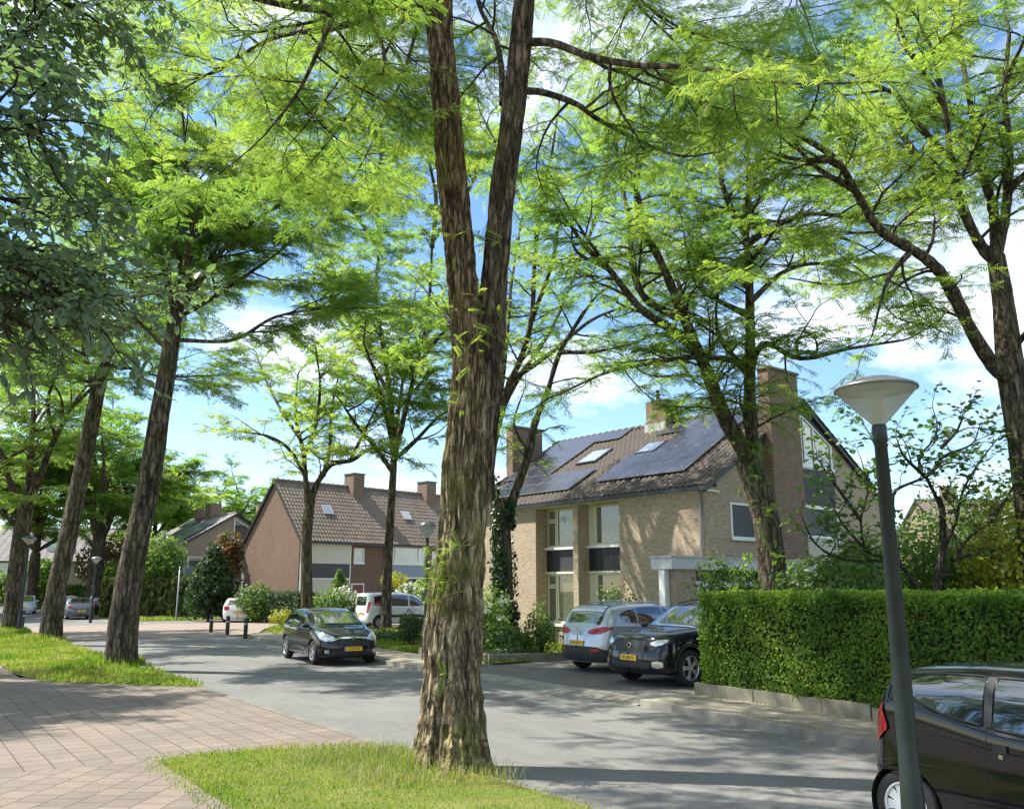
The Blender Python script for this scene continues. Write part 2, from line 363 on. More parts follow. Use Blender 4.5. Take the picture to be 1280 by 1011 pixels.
# ---------------------------------------------------------------- ground, road, pavements
def m_asphalt(name, c1, c2, seams=True):
    t = NT(name); o = t.coord('Object')
    n = t.noise(o, .35, 6, .65); n2 = t.noise(o, 60, 3, .8); n3 = t.noise(t.coord('Object', (.6, 2.4, 1)), 1.5, 6, .7)
    c = t.ramp(n, [(.3, c1), (.7, c2)])
    c = t.mix(.75, c, t.ramp(n2, [(.3, (.6, .6, .6)), (.7, (1.25, 1.25, 1.22))]), 'MULTIPLY')
    c = t.mix(.6, c, t.ramp(n3, [(.3, (.72, .72, .73)), (.7, (1.1, 1.1, 1.07))]), 'MULTIPLY')
    return t.pbr(c, .9, t.bump(n2, .35, .006), spec=.25)
def m_paver(name, c1, c2, mortar, bw, bh, off, rot=0.0, gap=.008, dirt=.5, mossy=.25):
    t = NT(name); v = t.coord('Object', rot=(0, 0, rot)); o = t.coord('Object')
    wob = t.n('VectorMath', _operation='MULTIPLY_ADD', i0=t.n('TexNoise', Vector=o, Scale=1.3).outputs[1], i1=(.03, .03, 0), i2=v).outputs[0]
    b = t.n('TexBrick', Vector=wob, Color1=(*c1, 1), Color2=(*c2, 1), Mortar=(*mortar, 1), Scale=1.0, Brick__Width=bw, Row__Height=bh)
    b.inputs['Mortar Size'].default_value = gap; b.inputs['Mortar Smooth'].default_value = .2; b.offset = off
    n = t.noise(o, .8, 6, .7); n2 = t.noise(o, 35, 4, .7)
    c = t.mix(dirt, b.outputs[0], t.ramp(n, [(.3, (.62, .6, .58)), (.7, (1.1, 1.08, 1.05))]), 'MULTIPLY')
    c = t.mix(.5, c, t.ramp(n2, [(.3, (.78, .78, .78)), (.7, (1.1, 1.1, 1.1))]), 'MULTIPLY')
    ms = t.math('MULTIPLY', t.ramp(t.noise(o, 1.7, 5, .7), [(.55, (0, 0, 0)), (.66, (1, 1, 1))]), t.math('MULTIPLY', b.outputs[1], mossy * 2))
    c = t.mix(ms, c, (.16, .17, .05))
    h = t.math('ADD', t.math('MULTIPLY', b.outputs[1], -1.0), t.math('MULTIPLY', n2, .25))
    return t.pbr(c, .9, t.bump(h, .7, .012), spec=.25)
M['asphalt'] = m_asphalt('asphalt', (.165, .163, .155), (.215, .212, .20))
M['asphalt_drive'] = m_paver('drive_pavers', (.17, .165, .155), (.21, .20, .185), (.10, .095, .085), .21, .105, .5)
M['pave_stag'] = m_paver('staggered_tiles', (.25, .20, .165), (.195, .162, .138), (.11, .095, .075), .30, .30, .5, rot=R(38))
M['pave_grid'] = m_paver('square_tiles', (.245, .20, .165), (.20, .168, .142), (.10, .085, .07), .30, .30, 0.0)
M['pave_right'] = m_paver('grey_tiles', (.33, .29, .23), (.27, .24, .195), (.13, .12, .09), .30, .30, .5)
M['pave_brick'] = m_paver('street_bricks', (.36, .29, .24), (.30, .235, .195), (.2, .17, .14), .21, .105, .5)
def m_ground(name, cols):
    t = NT(name); o = t.coord('Object')
    n = t.noise(o, 1.1, 8, .7); n2 = t.noise(o, 22, 5, .7)
    c = t.mix(.5, t.ramp(n, [(.3, cols[0]), (.52, cols[1]), (.72, cols[2])]), t.ramp(n2, [(.3, cols[0]), (.7, cols[1])]))
    return t.pbr(c, .95, t.bump(n2, .8, .03), spec=.1)
M['soil'] = m_ground('turf_soil', [(.09, .12, .03), (.16, .19, .04), (.32, .27, .12)])
M['earth'] = m_ground('garden_ground', [(.05, .07, .02), (.08, .11, .025), (.12, .12, .05)])

gm = MB(); gm.grid(np.stack(np.meshgrid(np.linspace(-500, 500, 41), np.linspace(-200, 1200, 57), indexing='ij') + [np.full((41, 57), -.03)], -1))
kind(gm.build('ground', M['earth']), 'structure')

def sheet(name, ab, z, mat, thick=0.0):
    """a paved surface outlined in street coordinates (along, across)"""
    pts = [(a, -b) for a, b in ab]
    area = sum(pts[i][0] * pts[(i + 1) % len(pts)][1] - pts[(i + 1) % len(pts)][0] * pts[i][1] for i in range(len(pts)))
    if area < 0: pts = pts[::-1]
    m = MB()
    if thick: m.prism(pts, 'z', z - thick, z)
    else: m.poly([(*p, z) for p in pts])
    o = m.build(name, mat); o.rotation_euler = (0, 0, ANG_A); return kind(o, 'structure')

KERB_R = [(-12, 10.3), (7.5, 10.4), (9.5, 10.75), (11.5, 11.0)]
sheet('road', [(-30, 5.55), (140, 5.55), (140, 12.2), (60, 12.2), (37, 12.5), (30, 12.0), (24, 11.5), (20, 11.2), (11.5, 11.0), (9.5, 10.8), (7.5, 10.45), (-30, 10.3)], -.012, M['asphalt'])
sheet('raised_crossing', [(38.5, 5.6), (53, 5.6), (53, 60), (44, 60), (44, 16), (38.5, 13.6)], .02, M['pave_brick'], .06)
sheet('side_street', [(53, 12.3), (58, 12.3), (58, 60), (53, 60)], -.008, M['asphalt'])
sheet('pavement_left', [(-30, -4), (11.35, -4), (11.35, 5.42), (-30, 5.42)], .03, M['pave_stag'], .06)
sheet('driveway_left', [(11.35, -14), (19.6, -14), (19.6, 2.75), (23, 2.75), (23, 4.5), (19.9, 5.42), (11.35, 5.42)], .03, M['pave_grid'], .06)
sheet('footpath_left', [(19.6, -1.5), (140, -1.5), (140, 2.75), (19.6, 2.75)], .03, M['pave_stag'], .06)
sheet('kerb_left', [(-30, 5.42), (140, 5.42), (140, 5.56), (-30, 5.56)], .034, M['kerb_dark'], .08)
# right-hand pavement with a real kerb step
def strip(path, w0, w1):
    p = np.array(path, float); d = np.gradient(p, axis=0); d /= np.linalg.norm(d, axis=1)[:, None]; n = np.stack([-d[:, 1], d[:, 0]], 1)
    return [tuple(x) for x in p + n * w0] + [tuple(x) for x in (p + n * w1)[::-1]]
def kerb_line(name, path, w0, w1, z, mat, thick): return sheet(name, strip(path, w0, w1), z, mat, thick)
kp = [(-12, 10.3), (7.5, 10.42), (9.5, 10.75), (11.6, 11.0)]
kerb_line('kerb_right', kp, 0, .13, .11, M['kerb'], .16)
kerb_line('pavement_right', kp, .13, 2.3, .105, M['pave_right'], .15)
kp2 = [(19.2, 11.15), (21, 11.2), (24, 11.5), (30, 12.0), (36, 12.5), (38.4, 13.4)]
kerb_line('kerb_far', kp2, 0, .13, .10, M['kerb'], .16)
kerb_line('pavement_far', kp2, .13, 1.75, .095, M['pave_right'], .15)
sheet('driveway_right', [(11.65, 11.55), (19.15, 11.75), (19.3, 21), (11.65, 21)], .06, M['asphalt_drive'], .08)
# sloped ramp stones in front of the driveway
rm = MB()
for i in range(15):
    a0 = 11.72 + i * .495; b0 = 11.03 + .012 * i
    V = [(a0 + .012, -b0, -.01), (a0 + .483, -b0 - .005, -.01), (a0 + .483, -b0 - .53, .062), (a0 + .012, -b0 - .525, .062)]
    rm.add(V + [(x, y, -.05) for x, y, z in V], [(0, 3, 2, 1), (0, 1, 5, 4), (1, 2, 6, 5), (2, 3, 7, 6), (3, 0, 4, 7)])
o = rm.build('kerb_ramp', M['kerb']); o.rotation_euler = (0, 0, ANG_A); kind(o, 'structure')
# kerb joints are cut as thin dark gaps between real stones on the near right kerb
# ---------------------------------------------------------------- grass
def inpoly(x, y, poly):
    r = np.zeros(len(x), bool); n = len(poly)
    for i in range(n):
        (x0, y0), (x1, y1) = poly[i], poly[(i + 1) % n]
        c = ((y0 > y) != (y1 > y)) & (x < (x1 - x0) * (y - y0) / (y1 - y0 + 1e-12) + x0); r ^= c
    return r
BUMPS = []          # (a, b, height, radius): the turf heaves round the trunks
def turf_z(a, b, z0=.03):
    z = z0 + .035 * vnoise(a * .9, b * .9, 3) + .02 * vnoise(a * 3, b * 3, 7)
    for (ca, cb, h, r) in BUMPS: z = z + h * np.exp(-((a - ca) ** 2 + (b - cb) ** 2) / r ** 2)
    return z
def turf(name, poly, res=.16, z0=.03, mat='soil'):
    p = np.array(poly); a = np.arange(p[:, 0].min(), p[:, 0].max() + res, res); b = np.arange(p[:, 1].min(), p[:, 1].max() + res, res)
    A, B = np.meshgrid(a, b, indexing='ij')
    jit = .35 * res
    ins = inpoly(A.ravel(), B.ravel(), poly).reshape(A.shape)
    Z = turf_z(A, B, z0)
    edge = np.zeros_like(ins); edge[1:-1, 1:-1] = ins[1:-1, 1:-1] & ~(ins[:-2, 1:-1] & ins[2:, 1:-1] & ins[1:-1, :-2] & ins[1:-1, 2:])
    Z = np.where(edge, np.minimum(Z, z0 + .006), Z)
    idx = np.arange(A.size).reshape(A.shape)
    ok = ins[:-1, :-1] & ins[1:, :-1] & ins[1:, 1:] & ins[:-1, 1:]
    F = np.stack([idx[:-1, :-1], idx[:-1, 1:], idx[1:, 1:], idx[1:, :-1]], -1)[ok]
    X = EA[0] * A + EN[0] * B; Y = EA[1] * A + EN[1] * B
    return kind(MB().add(np.stack([X, Y, Z], -1).reshape(-1, 3), F).build(name, M[mat], smooth=True), 'structure')
def grass(name, poly, n, h, w, seed, z0=.03, dry=.25, mat='grass', lean=.5, tall=None):
    rg = np.random.default_rng(seed); p = np.array(poly)
    a = rg.uniform(p[:, 0].min(), p[:, 0].max(), n * 2); b = rg.uniform(p[:, 1].min(), p[:, 1].max(), n * 2)
    k = inpoly(a, b, poly) & (rg.random(2 * n) < .35 + .9 * vnoise(a * 1.3, b * 1.3, 11)); a, b = a[k][:n], b[k][:n]; n = len(a)
    z = turf_z(a, b, z0) - .004
    a = a + rg.normal(0, .035 + .03 * vnoise(a * 3, b * 3, 2), n); b = b + rg.normal(0, .05, n)
    hh = h * rg.uniform(.45, 1.25, n) * (.6 + .8 * vnoise(a * .8, b * .8, 5))
    if tall is not None:
        for (ca, cb, r, f) in tall: hh = hh * (1 + f * np.exp(-((a - ca) ** 2 + (b - cb) ** 2) / r ** 2))
    base = np.stack([EA[0] * a + EN[0] * b, EA[1] * a + EN[1] * b, z], 1)
    az = rg.uniform(0, 6.283, n); s = np.stack([np.cos(az), np.sin(az), 0 * az], 1) * (w * rg.uniform(.6, 1.3, n))[:, None]
    la = rg.uniform(0, 6.283, n); L = np.stack([np.cos(la), np.sin(la), 0 * la], 1) * (hh * lean * rg.random(n))[:, None]
    up = np.zeros((n, 3)); up[:, 2] = hh
    V = np.stack([base - s, base + s, base + .6 * up + .35 * L + .7 * s, base + .6 * up + .35 * L - .7 * s, base + up * .95 + L], 1)
    i = np.arange(n)[:, None] * 5
    patch = vnoise(a * .7, b * .7, 21) * .55 + vnoise(a * 2.5, b * 2.5, 9) * .45
    rd = np.clip((patch - .5) * 1.8 + .35 + dry * .5 + rg.normal(0, .16, n), 0, 1)
    m = MB(); m.add(V.reshape(-1, 3), i + np.array([[0, 1, 2, 3]]), rd)
    m.F.append(i + np.array([[3, 2, 4]])); m.rnd.append(rd)
    return kind(m.build(name, M[mat], rnd=True), 'stuff')
T1A, T1B = 8.9, 5.1
BUMPS += [(8.9, 5.1, .06, .8), (24.05, 4.75, .15, 1.1), (36, 4.75, .2, 1.2), (46.2, 4.7, .2, 1.2)]
V1 = [(-8, 2.78), (11.15, 2.86), (11.3, 3.3), (11.05, 4.3), (10.55, 5.2), (10.1, 5.5), (-8, 5.6)]
V2 = [(18.6, 5.6), (19.2, 5.0), (20.3, 4.2), (21.6, 3.1), (24, 2.75), (75, 2.75), (75, 5.55)]
sheet('verge_base', V1, .036, M['soil']); sheet('verge_base', V2, .036, M['soil']); turf('verge_near', V1); turf('verge_far', V2, .2)
grass('verge_grass', V1, 80000, .038, .004, 1, dry=.45, tall=[(9.0, 5.0, .6, 1.0)])
grass('long_grass', [(8.0, 4.4), (10.1, 4.2), (10.3, 5.3), (9.6, 5.55), (7.6, 5.7)], 1100, .15, .0035, 5, dry=.7, lean=1.1)
grass('dry_tufts', [(8.1, 4.2), (10.2, 4.0), (10.4, 5.2), (9.6, 5.5), (7.9, 5.6)], 900, .16, .003, 6, dry=.9, mat='dry', lean=1.2)
grass('verge_weeds', [(8.2, 2.6), (11.3, 2.66), (11.3, 2.95), (8.2, 2.9)], 700, .045, .004, 17, dry=.6)
grass('verge_weeds', [(11.0, 2.9), (11.45, 2.9), (11.2, 4.4), (10.6, 5.4), (10.3, 5.3)], 700, .05, .004, 18, dry=.6)
grass('dry_tufts', V1, 5000, .04, .004, 7, dry=.9, mat='dry', lean=1.0)
grass('verge_grass_far', V2, 60000, .10, .011, 2, dry=.12, tall=[(24.05, 5, 1.2, .9), (36, 5, 1.2, .9)])
LAWN = [(19.6, 13.35), (19.4, 22), (26, 24), (34.5, 24), (35.0, 14.2), (30, 13.9), (24, 13.3)]
turf('lawn', LAWN, .25, .06); grass('lawn_grass', LAWN, 30000, .11, .014, 3, z0=.06, dry=.1)
FL = [(58.5, 12.6), (58.5, 45), (63, 45), (64, 12.6)]
grass('lawn_grass_far', FL, 14000, .16, .035, 4, z0=0, dry=.2)
# ---------------------------------------------------------------- leaves and trees
def frond_template(pairs, w=.05, l=.2, droop=.22):
    """a pinnate leaf of unit length along x, as diamond leaflets"""
    Q = []
    for i in range(pairs):
        x = (i + .8) / (pairs + .6); z = -droop * x * x; ll = l * (1.05 - .55 * abs(x - .45))
        for sgn in (-1, 1):
            tip = (x + .35 * ll, sgn * ll, z - .25 * ll); mx, my = x + .12 * ll, sgn * ll * .5
            Q.append([(x, 0, z), (mx + w, my, z - .06 * ll), tip, (mx - w, my, z - .06 * ll)])
    Q.append([(.86, -.02, -droop * .8), (.93, .05, -droop * .95), (1.06, 0, -droop * 1.15), (.93, -.05, -droop * .95)])
    V = np.array(Q).reshape(-1, 3); return V, np.arange(len(V)).reshape(-1, 4)
def leaf_template(w=.24):
    V = np.array([(0, 0, 0), (.3, w, .03), (.7, w * .85, -.04), (1, 0, -.14), (.7, -w * .85, -.04), (.3, -w, .03), (.5, 0, .02 - .08)])
    return V, np.array([(0, 1, 6, 5), (1, 2, 3, 6), (5, 6, 3, 4)])
def scatter(m, tpl, p, d, up, s, rd):
    """copies of a leaf template at p, pointing along d, face towards up"""
    V, F = tpl; p = np.asarray(p, float); d = np.asarray(d, float); up = np.asarray(up, float)
    d = d / (np.linalg.norm(d, axis=1)[:, None] + 1e-9); y = np.cross(up, d); y /= np.linalg.norm(y, axis=1)[:, None] + 1e-9; z = np.cross(d, y)
    s = np.asarray(s, float)[:, None, None]
    X = p[:, None] + s * (V[None, :, 0:1] * d[:, None] + V[None, :, 1:2] * y[:, None] + V[None, :, 2:3] * z[:, None])
    f = F[None] + (np.arange(len(p)) * len(V))[:, None, None]
    m.add(X.reshape(-1, 3), f.reshape(-1, F.shape[1]), np.repeat(rd, len(F)))

class Tree:
    def __init__(s, seed, L1=2.3, n1=2.4, L2=.95, n2=4.5, nf=22, fsize=.2, flat=.9, r1=.035, wander=.16, droop=.05, up=.12):
        s.rg = np.random.default_rng(seed); s.rnd = random.Random(seed); s.w = MB(); s.fp, s.fd, s.fu = [], [], []
        s.L1, s.n1, s.L2, s.n2, s.nf, s.fsize, s.flat, s.r1, s.wander, s.droop, s.up = L1, n1, L2, n2, nf, fsize, flat, r1, wander, droop, up
    def limb(s, pts, r0, r1, sides=10, kids=.3, n=None, wig=.0, power=1.0, dens=1.0):
        pts = np.asarray(pts, float); L = np.linalg.norm(np.diff(pts, axis=0), axis=1).sum()
        n = n or max(8, int(L / .18)); p = catmull(pts, n)
        if wig: p[1:-1] += s.rg.normal(0, wig, (n - 2, 3)) * .6
        rr = r0 + (r1 - r0) * np.linspace(0, 1, n) ** power
        rr = rr * (1 + .07 * s.rg.normal(size=n) * (r0 > .06))
        s.w.tube(p, rr, sides)
        if kids is not None and kids < 1:
            k = max(1, int(L * (1 - kids) * s.n1 * dens))
            for i in range(k):
                t = kids + (1 - kids) * (i + s.rnd.random()) / k; j = min(n - 2, int(t * (n - 1)))
                tan = p[j + 1] - p[j]; tan /= np.linalg.norm(tan) + 1e-9
                az = s.rnd.random() * 6.283; out = np.array([math.cos(az), math.sin(az), 0])
                out -= tan * tan.dot(out) * .8; out /= np.linalg.norm(out) + 1e-9
                d = .45 * tan + .9 * out + np.array([0, 0, s.up + s.rnd.gauss(0, .12)])
                s.branch(p[j], d, s.L1 * s.rnd.uniform(.55, 1.25) * (1.1 - .45 * t), min(rr[j] * .6, s.r1 * s.rnd.uniform(.7, 1.3)), 1)
            s.branch(p[-1], p[-1] - p[-2], s.L1 * .7, rr[-1] * .9, 1)
        return p
    def branch(s, p, d, L, r, lvl):
        n = 7 if lvl == 1 else 5
        d = np.array(d, float); d /= np.linalg.norm(d) + 1e-9; q = [np.array(p, float)]; W = s.rg.normal(0, s.wander, (n, 3)); dl = []
        for i in range(n):
            d = d + W[i]; d[2] = d[2] * s.flat - s.droop * (lvl == 2); d /= np.linalg.norm(d); dl.append(d.copy()); q.append(q[-1] + d * (L / n))
        q = np.array(q)
        s.w.tube(q, np.linspace(r, max(.003, r * .3), n + 1), 5 if lvl == 1 else 3)
        if lvl == 1:
            k = max(2, int(L * s.n2))
            for i in range(k):
                t = .15 + .85 * (i + s.rnd.random()) / k; j = min(n - 1, int(t * n)); tan = dl[j]
                side = np.array([-tan[1], tan[0], 0]) * (1 if (i + int(r * 1e5)) % 2 else -1); side /= np.linalg.norm(side) + 1e-9
                f = t * n - j
                s.branch(q[j] + (q[j + 1] - q[j]) * f, tan * .7 + side * s.rnd.uniform(.5, 1) + np.array([0, 0, s.rnd.gauss(.05, .18)]), s.L2 * s.rnd.uniform(.6, 1.2) * (1.15 - .5 * t), r * .4, 2)
            s.leafy(q, dl, L * .5, .5)
        else: s.leafy(q, dl, L, .1)
    def leafy(s, q, dl, L, t0):
        m = max(3, int(L * s.nf)); n = len(q) - 1
        t = t0 + (1 - t0) * (np.arange(m) + s.rg.random(m)) / m; x = np.clip(t * n, 0, n - 1e-4); j = x.astype(int)
        tan = np.array(dl)[j]; pos = q[j] + (q[j + 1] - q[j]) * (x - j)[:, None]
        sd = np.stack([-tan[:, 1], tan[:, 0], 0 * tan[:, 0]], 1) * np.where(np.arange(m) % 2, 1, -1)[:, None]
        d = .55 * tan + s.rg.uniform(.5, 1.1, (m, 1)) * sd + s.rg.normal(0, .22, (m, 3)); d[:, 2] += s.rg.normal(0, .12, m) - .08
        up = s.rg.normal(0, .38, (m, 3)); up[:, 2] += 1
        s.fp.append(pos); s.fd.append(d); s.fu.append(up)
    def crown(s, tpl, name, mat, parent, off, keep=1.0, bias=0.0, gap=None):
        p, d, u = map(np.vstack, (s.fp, s.fd, s.fu))
        if gap is not None:        # fronds thinned along the sun's path, an added opening that lights the stem
            h = SUN[:2]; t = ((p[:, :2] - gap[:2]) @ h) / (h @ h); q = p - SUN * t[:, None]
            near = (np.linalg.norm(q[:, :2] - gap[:2], axis=1) < .75) & (q[:, 2] < 6.5) & (t > 1.2)
            k = ~near | (s.rg.random(len(p)) < .2); p, d, u = p[k], d[k], u[k]
        if keep < 1: k = s.rg.random(len(p)) < keep; p, d, u = p[k], d[k], u[k]
        rd = np.clip(.5 + .9 * (vnoise(p[:, 0] * .6, p[:, 1] * .6, p[:, 2] * .9) - .5) + s.rg.normal(0, .14, len(p)) + bias, 0, 1)
        m = MB(); scatter(m, tpl, p, d, u, s.fsize * s.rg.uniform(.6, 1.25, len(p)), rd)
        s.count = len(p)
        return m.build(name, mat, parent, off=off, rnd=True)

def bark_trunk(m, pts, radii, sides=48, n=160, flare=.5, fl_h=.45, depth=.03, lobes=5, ph=0.0, fz=1.0, lump=.05):
    """a trunk with real furrows: long ridges that run up the stem"""
    p = catmull(pts, n); q = np.interp(np.linspace(0, 1, n), np.linspace(0, 1, len(radii)), radii)
    t, N, B = frames(p); a = np.linspace(0, 2 * np.pi, sides, endpoint=False)
    zl = np.concatenate([[0], np.cumsum(np.linalg.norm(np.diff(p, axis=0), axis=1))])
    A, Z = np.meshgrid(a, zl); Q = q[:, None] * np.ones_like(A)
    Q = Q * (1 + flare * np.exp(-Z / fl_h) * (1 + .55 * np.cos(lobes * A + ph) + .3 * np.cos(2 * A + 1 + ph)))
    Q = Q * (1 + lump * (vnoise(np.cos(A) * 1.3 + 9, np.sin(A) * 1.3 + ph, Z * 1.1) - .5) * 2)
    f = fz * np.maximum(2.2, np.round(Q.mean() * 2 * np.pi / .11 / 6.283 * 1.0, 1))
    tw = .35 * (vnoise(A * 0 + 3, Z * .8, ph) - .5)
    f = f * 1.7
    def rid(fr, st, o): return 1 - np.abs(2 * vnoise(np.cos(A + tw) * fr + o, np.sin(A + tw) * fr + o, Z * st + ph) - 1)
    h = .62 * rid(f * 1.0, 1.1, 20) ** 1.3 + .38 * rid(f * 2.2, 3.0, 50) ** 1.2 + .2 * vnoise(np.cos(A) * f * 4 + 7, np.sin(A) * f * 4 + 7, Z * 9)
    Q = Q + depth * (h - .72) * (1 + .8 * np.exp(-Z / .9))
    m.grid(p[:, None] + Q[:, :, None] * (np.cos(A)[:, :, None] * N[:, None] + np.sin(A)[:, :, None] * B[:, None]), close=True)
    return p

def px(*rows): return np.array([P(u, v, Y) for u, v, Y in rows])
NEAR, MID, FAR = frond_template(9, .042, .19), frond_template(5, .075, .24), frond_template(3, .13, .3)

def finish(t, name, label, base, tpl, leafmat, barkmat, group=None, keep=1.0, trunk=None, bias=0.0):
    e = thing(name, label, 'tree', base, 0, group)
    (trunk or MB())
    if trunk is not None: t.w.V = trunk.V + t.w.V if False else t.w.V
    tr = t.w.build('trunk', M[barkmat], e, smooth=True, off=base)
    if trunk is not None: trunk.build('stem', M['bark'], e, smooth=True, off=base)
    c = t.crown(tpl, 'crown', M[leafmat], e, base, keep, bias)
    print('TREE', label[:50], t.count)
    return e

GLED = 'honey locust trees lining the street'
# --- the big double-stemmed tree in the near verge
b1 = np.array([*G(560, 957)[:2], .05])
t = Tree(11, L1=2.3, n1=3.3, L2=.95, n2=5.6, nf=35, fsize=.16, up=.05)
st = MB()
Y0 = 10.55
left = px((561, 975, 10.2), (563, 900, 10.4), (566, 800, 10.5), (575, 700, Y0), (579, 600, Y0), (586, 500, Y0), (586, 440, Y0), (579, 370, Y0), (573, 300, Y0), (563, 200, Y0), (556, 110, Y0), (549, 30, Y0), (546, -60, Y0), (535, -200, 10.6), (520, -330, 10.8))
bark_trunk(st, left, [.34, .33, .32, .295, .26, .215, .18, .18, .172, .168, .163, .163, .15, .12, .08], 220, 620, flare=.30, fl_h=.45, depth=.10, ph=.6, lump=.07)
right = px((589, 690, 10.72), (598, 600, 10.72), (607, 500, 10.7), (614, 420, 10.68), (619, 340, 10.68), (627, 250, 10.65), (640, 150, 10.6), (650, 60, 10.6), (658, -40, 10.6), (668, -180, 10.5), (680, -320, 10.2))
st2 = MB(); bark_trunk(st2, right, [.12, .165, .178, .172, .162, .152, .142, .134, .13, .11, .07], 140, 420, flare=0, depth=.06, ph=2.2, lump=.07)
# upper limbs: the traced ones that hang into the picture, and the ones above it
t.limb(px((546, 12, Y0), (515, 6, 10.3), (470, 16, 9.8), (420, 14, 9.4), (360, 8, 9.0), (310, -4, 8.6)), .085, .03, 8, .25)
t.limb(px((470, 16, 9.8), (420, 35, 9.9), (350, 45, 10.3), (300, 70, 10.6), (240, 105, 11)), .05, .015, 6, .1)
t.limb(px((648, 54, 10.6), (690, 54, 10.3), (740, 72, 10), (800, 82, 9.8), (860, 84, 9.6), (930, 95, 9.4), (985, 105, 9.2)), .06, .02, 8, .3)
t.limb(px((642, 116, 10.6), (675, 115, 10.9), (720, 130, 11.2), (745, 148, 11.4), (790, 172, 11.8), (850, 195, 12.2), (900, 190, 12.5)), .055, .014, 8, .3)
t.limb(px((628, 130, 10.7), (626, 80, 11.2), (618, 45, 11.8), (600, 10, 12.2), (588, -40, 12.6)), .05, .03, 7, .3)
up = [((546, -40, Y0), (480, -120, 10.8), (400, -180, 11.5), (310, -210, 12.2)), ((540, -120, Y0), (560, -230, 11.6), (590, -330, 12.8), (620, -420, 13.5)),
      ((655, -20, 10.6), (720, -90, 11.2), (800, -140, 12), (900, -170, 12.6)), ((662, -120, 10.5), (640, -220, 9.4), (600, -300, 8.4), (560, -360, 7.6)),
      ((670, -200, 10.5), (760, -280, 10.2), (850, -340, 10), (960, -380, 9.8)), ((530, -220, 10.6), (430, -300, 10), (330, -360, 9.6), (250, -400, 9)),
      ((655, 0, 10.6), (700, -60, 12), (740, -60, 13.4), (790, -50, 14.6)), ((546, -20, Y0), (500, -60, 12), (440, -70, 13.6), (400, -60, 15))]
up += [((300, 70, 10.6), (270, 90, 10.9), (200, 110, 11.4)), ((420, 14, 9.4), (395, 70, 9.6), (370, 120, 9.9), (330, 170, 10.2)), ((546, -20, Y0), (500, 30, 11.6), (450, 70, 12.6), (410, 120, 13.4), (380, 160, 14)), ((546, -80, Y0), (470, -40, 12.4), (380, 10, 14), (300, 50, 15.4)), ((400, -180, 11.5), (330, -120, 12.4), (250, -60, 13.2), (190, 0, 14)),
       ((740, -60, 13.4), (800, 10, 14.2), (850, 60, 15), (880, 110, 15.6)), ((720, -90, 11.2), (780, -20, 12), (840, 30, 12.6), (920, 60, 13)), ((900, -170, 12.6), (960, -80, 12.8), (1000, 0, 13), (1020, 60, 13.2))]
up += [((541, -100, Y0), (490, 50, 12.8), (420, 165, 15.3), (355, 240, 17.4)), ((543, -60, Y0), (505, 90, 13.2), (460, 190, 16.2), (425, 250, 18.2))]
for i, u in enumerate(up): t.limb(px(*u), .085 if i < 8 else .035, .025 if i < 8 else .012, 7, .3)
e = thing('honey_locust_tree', 'big furrowed double-trunked tree on the grass verge at the street edge, nearest of all trees', 'tree', b1, 0, GLED)
st.build('trunk', M['bark'], e, smooth=True, off=b1); st2.build('stem', M['bark_dark_shaded'], e, smooth=True, off=b1)
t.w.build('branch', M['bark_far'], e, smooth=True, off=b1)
t.crown(NEAR, 'crown', M['leaf_near'], e, b1, 1.0, .05, gap=b1)
print('T1', t.count)
# leafy water shoots on the stem
rg = np.random.default_rng(5); sh = MB()
for (u, v, k, sp, Yf) in [(552, 712, 26, .22, 10.2), (536, 690, 10, .14, 10.2), (540, 735, 9, .16, 10.2), (572, 685, 8, .14, 10.15), (553, 755, 6, .1, 10.2), (578, 440, 14, .3, 10.3), (610, 415, 14, .3, 10.4), (592, 385, 10, .3, 10.4), (572, 300, 12, .25, 10.4), (575, 498, 6, .12, 10.25), (615, 300, 9, .2, 10.4), (560, 90, 6, .18, 10.3), (552, 845, 4, .06, 10.05)]:
    c = P(u, v, Yf); q = c + rg.normal(0, sp * .5, (k, 3)) * [1, .5, .8]; d = rg.normal(0, 1, (k, 3)) + [-.25, -.6, .1]
    uu = rg.normal(0, .4, (k, 3)) + [0, 0, 1]
    scatter(sh, NEAR, q, d, uu, rg.uniform(.14, .26, k), np.clip(rg.normal(.75, .2, k), 0, 1))
sh.build('shoots', M['leaf_near'], e, off=b1, rnd=True)
bw = MB(); pb = P(592, 948, 10.13); bw.lathe([(.0, .22), (.07, .18), (.115, .05), (.14, -.1), (.15, -.25)], 14, c=pb + [0.02, .12, 0]); wo_ = bw.build('scar', M['burn'], e, smooth=True, off=b1)

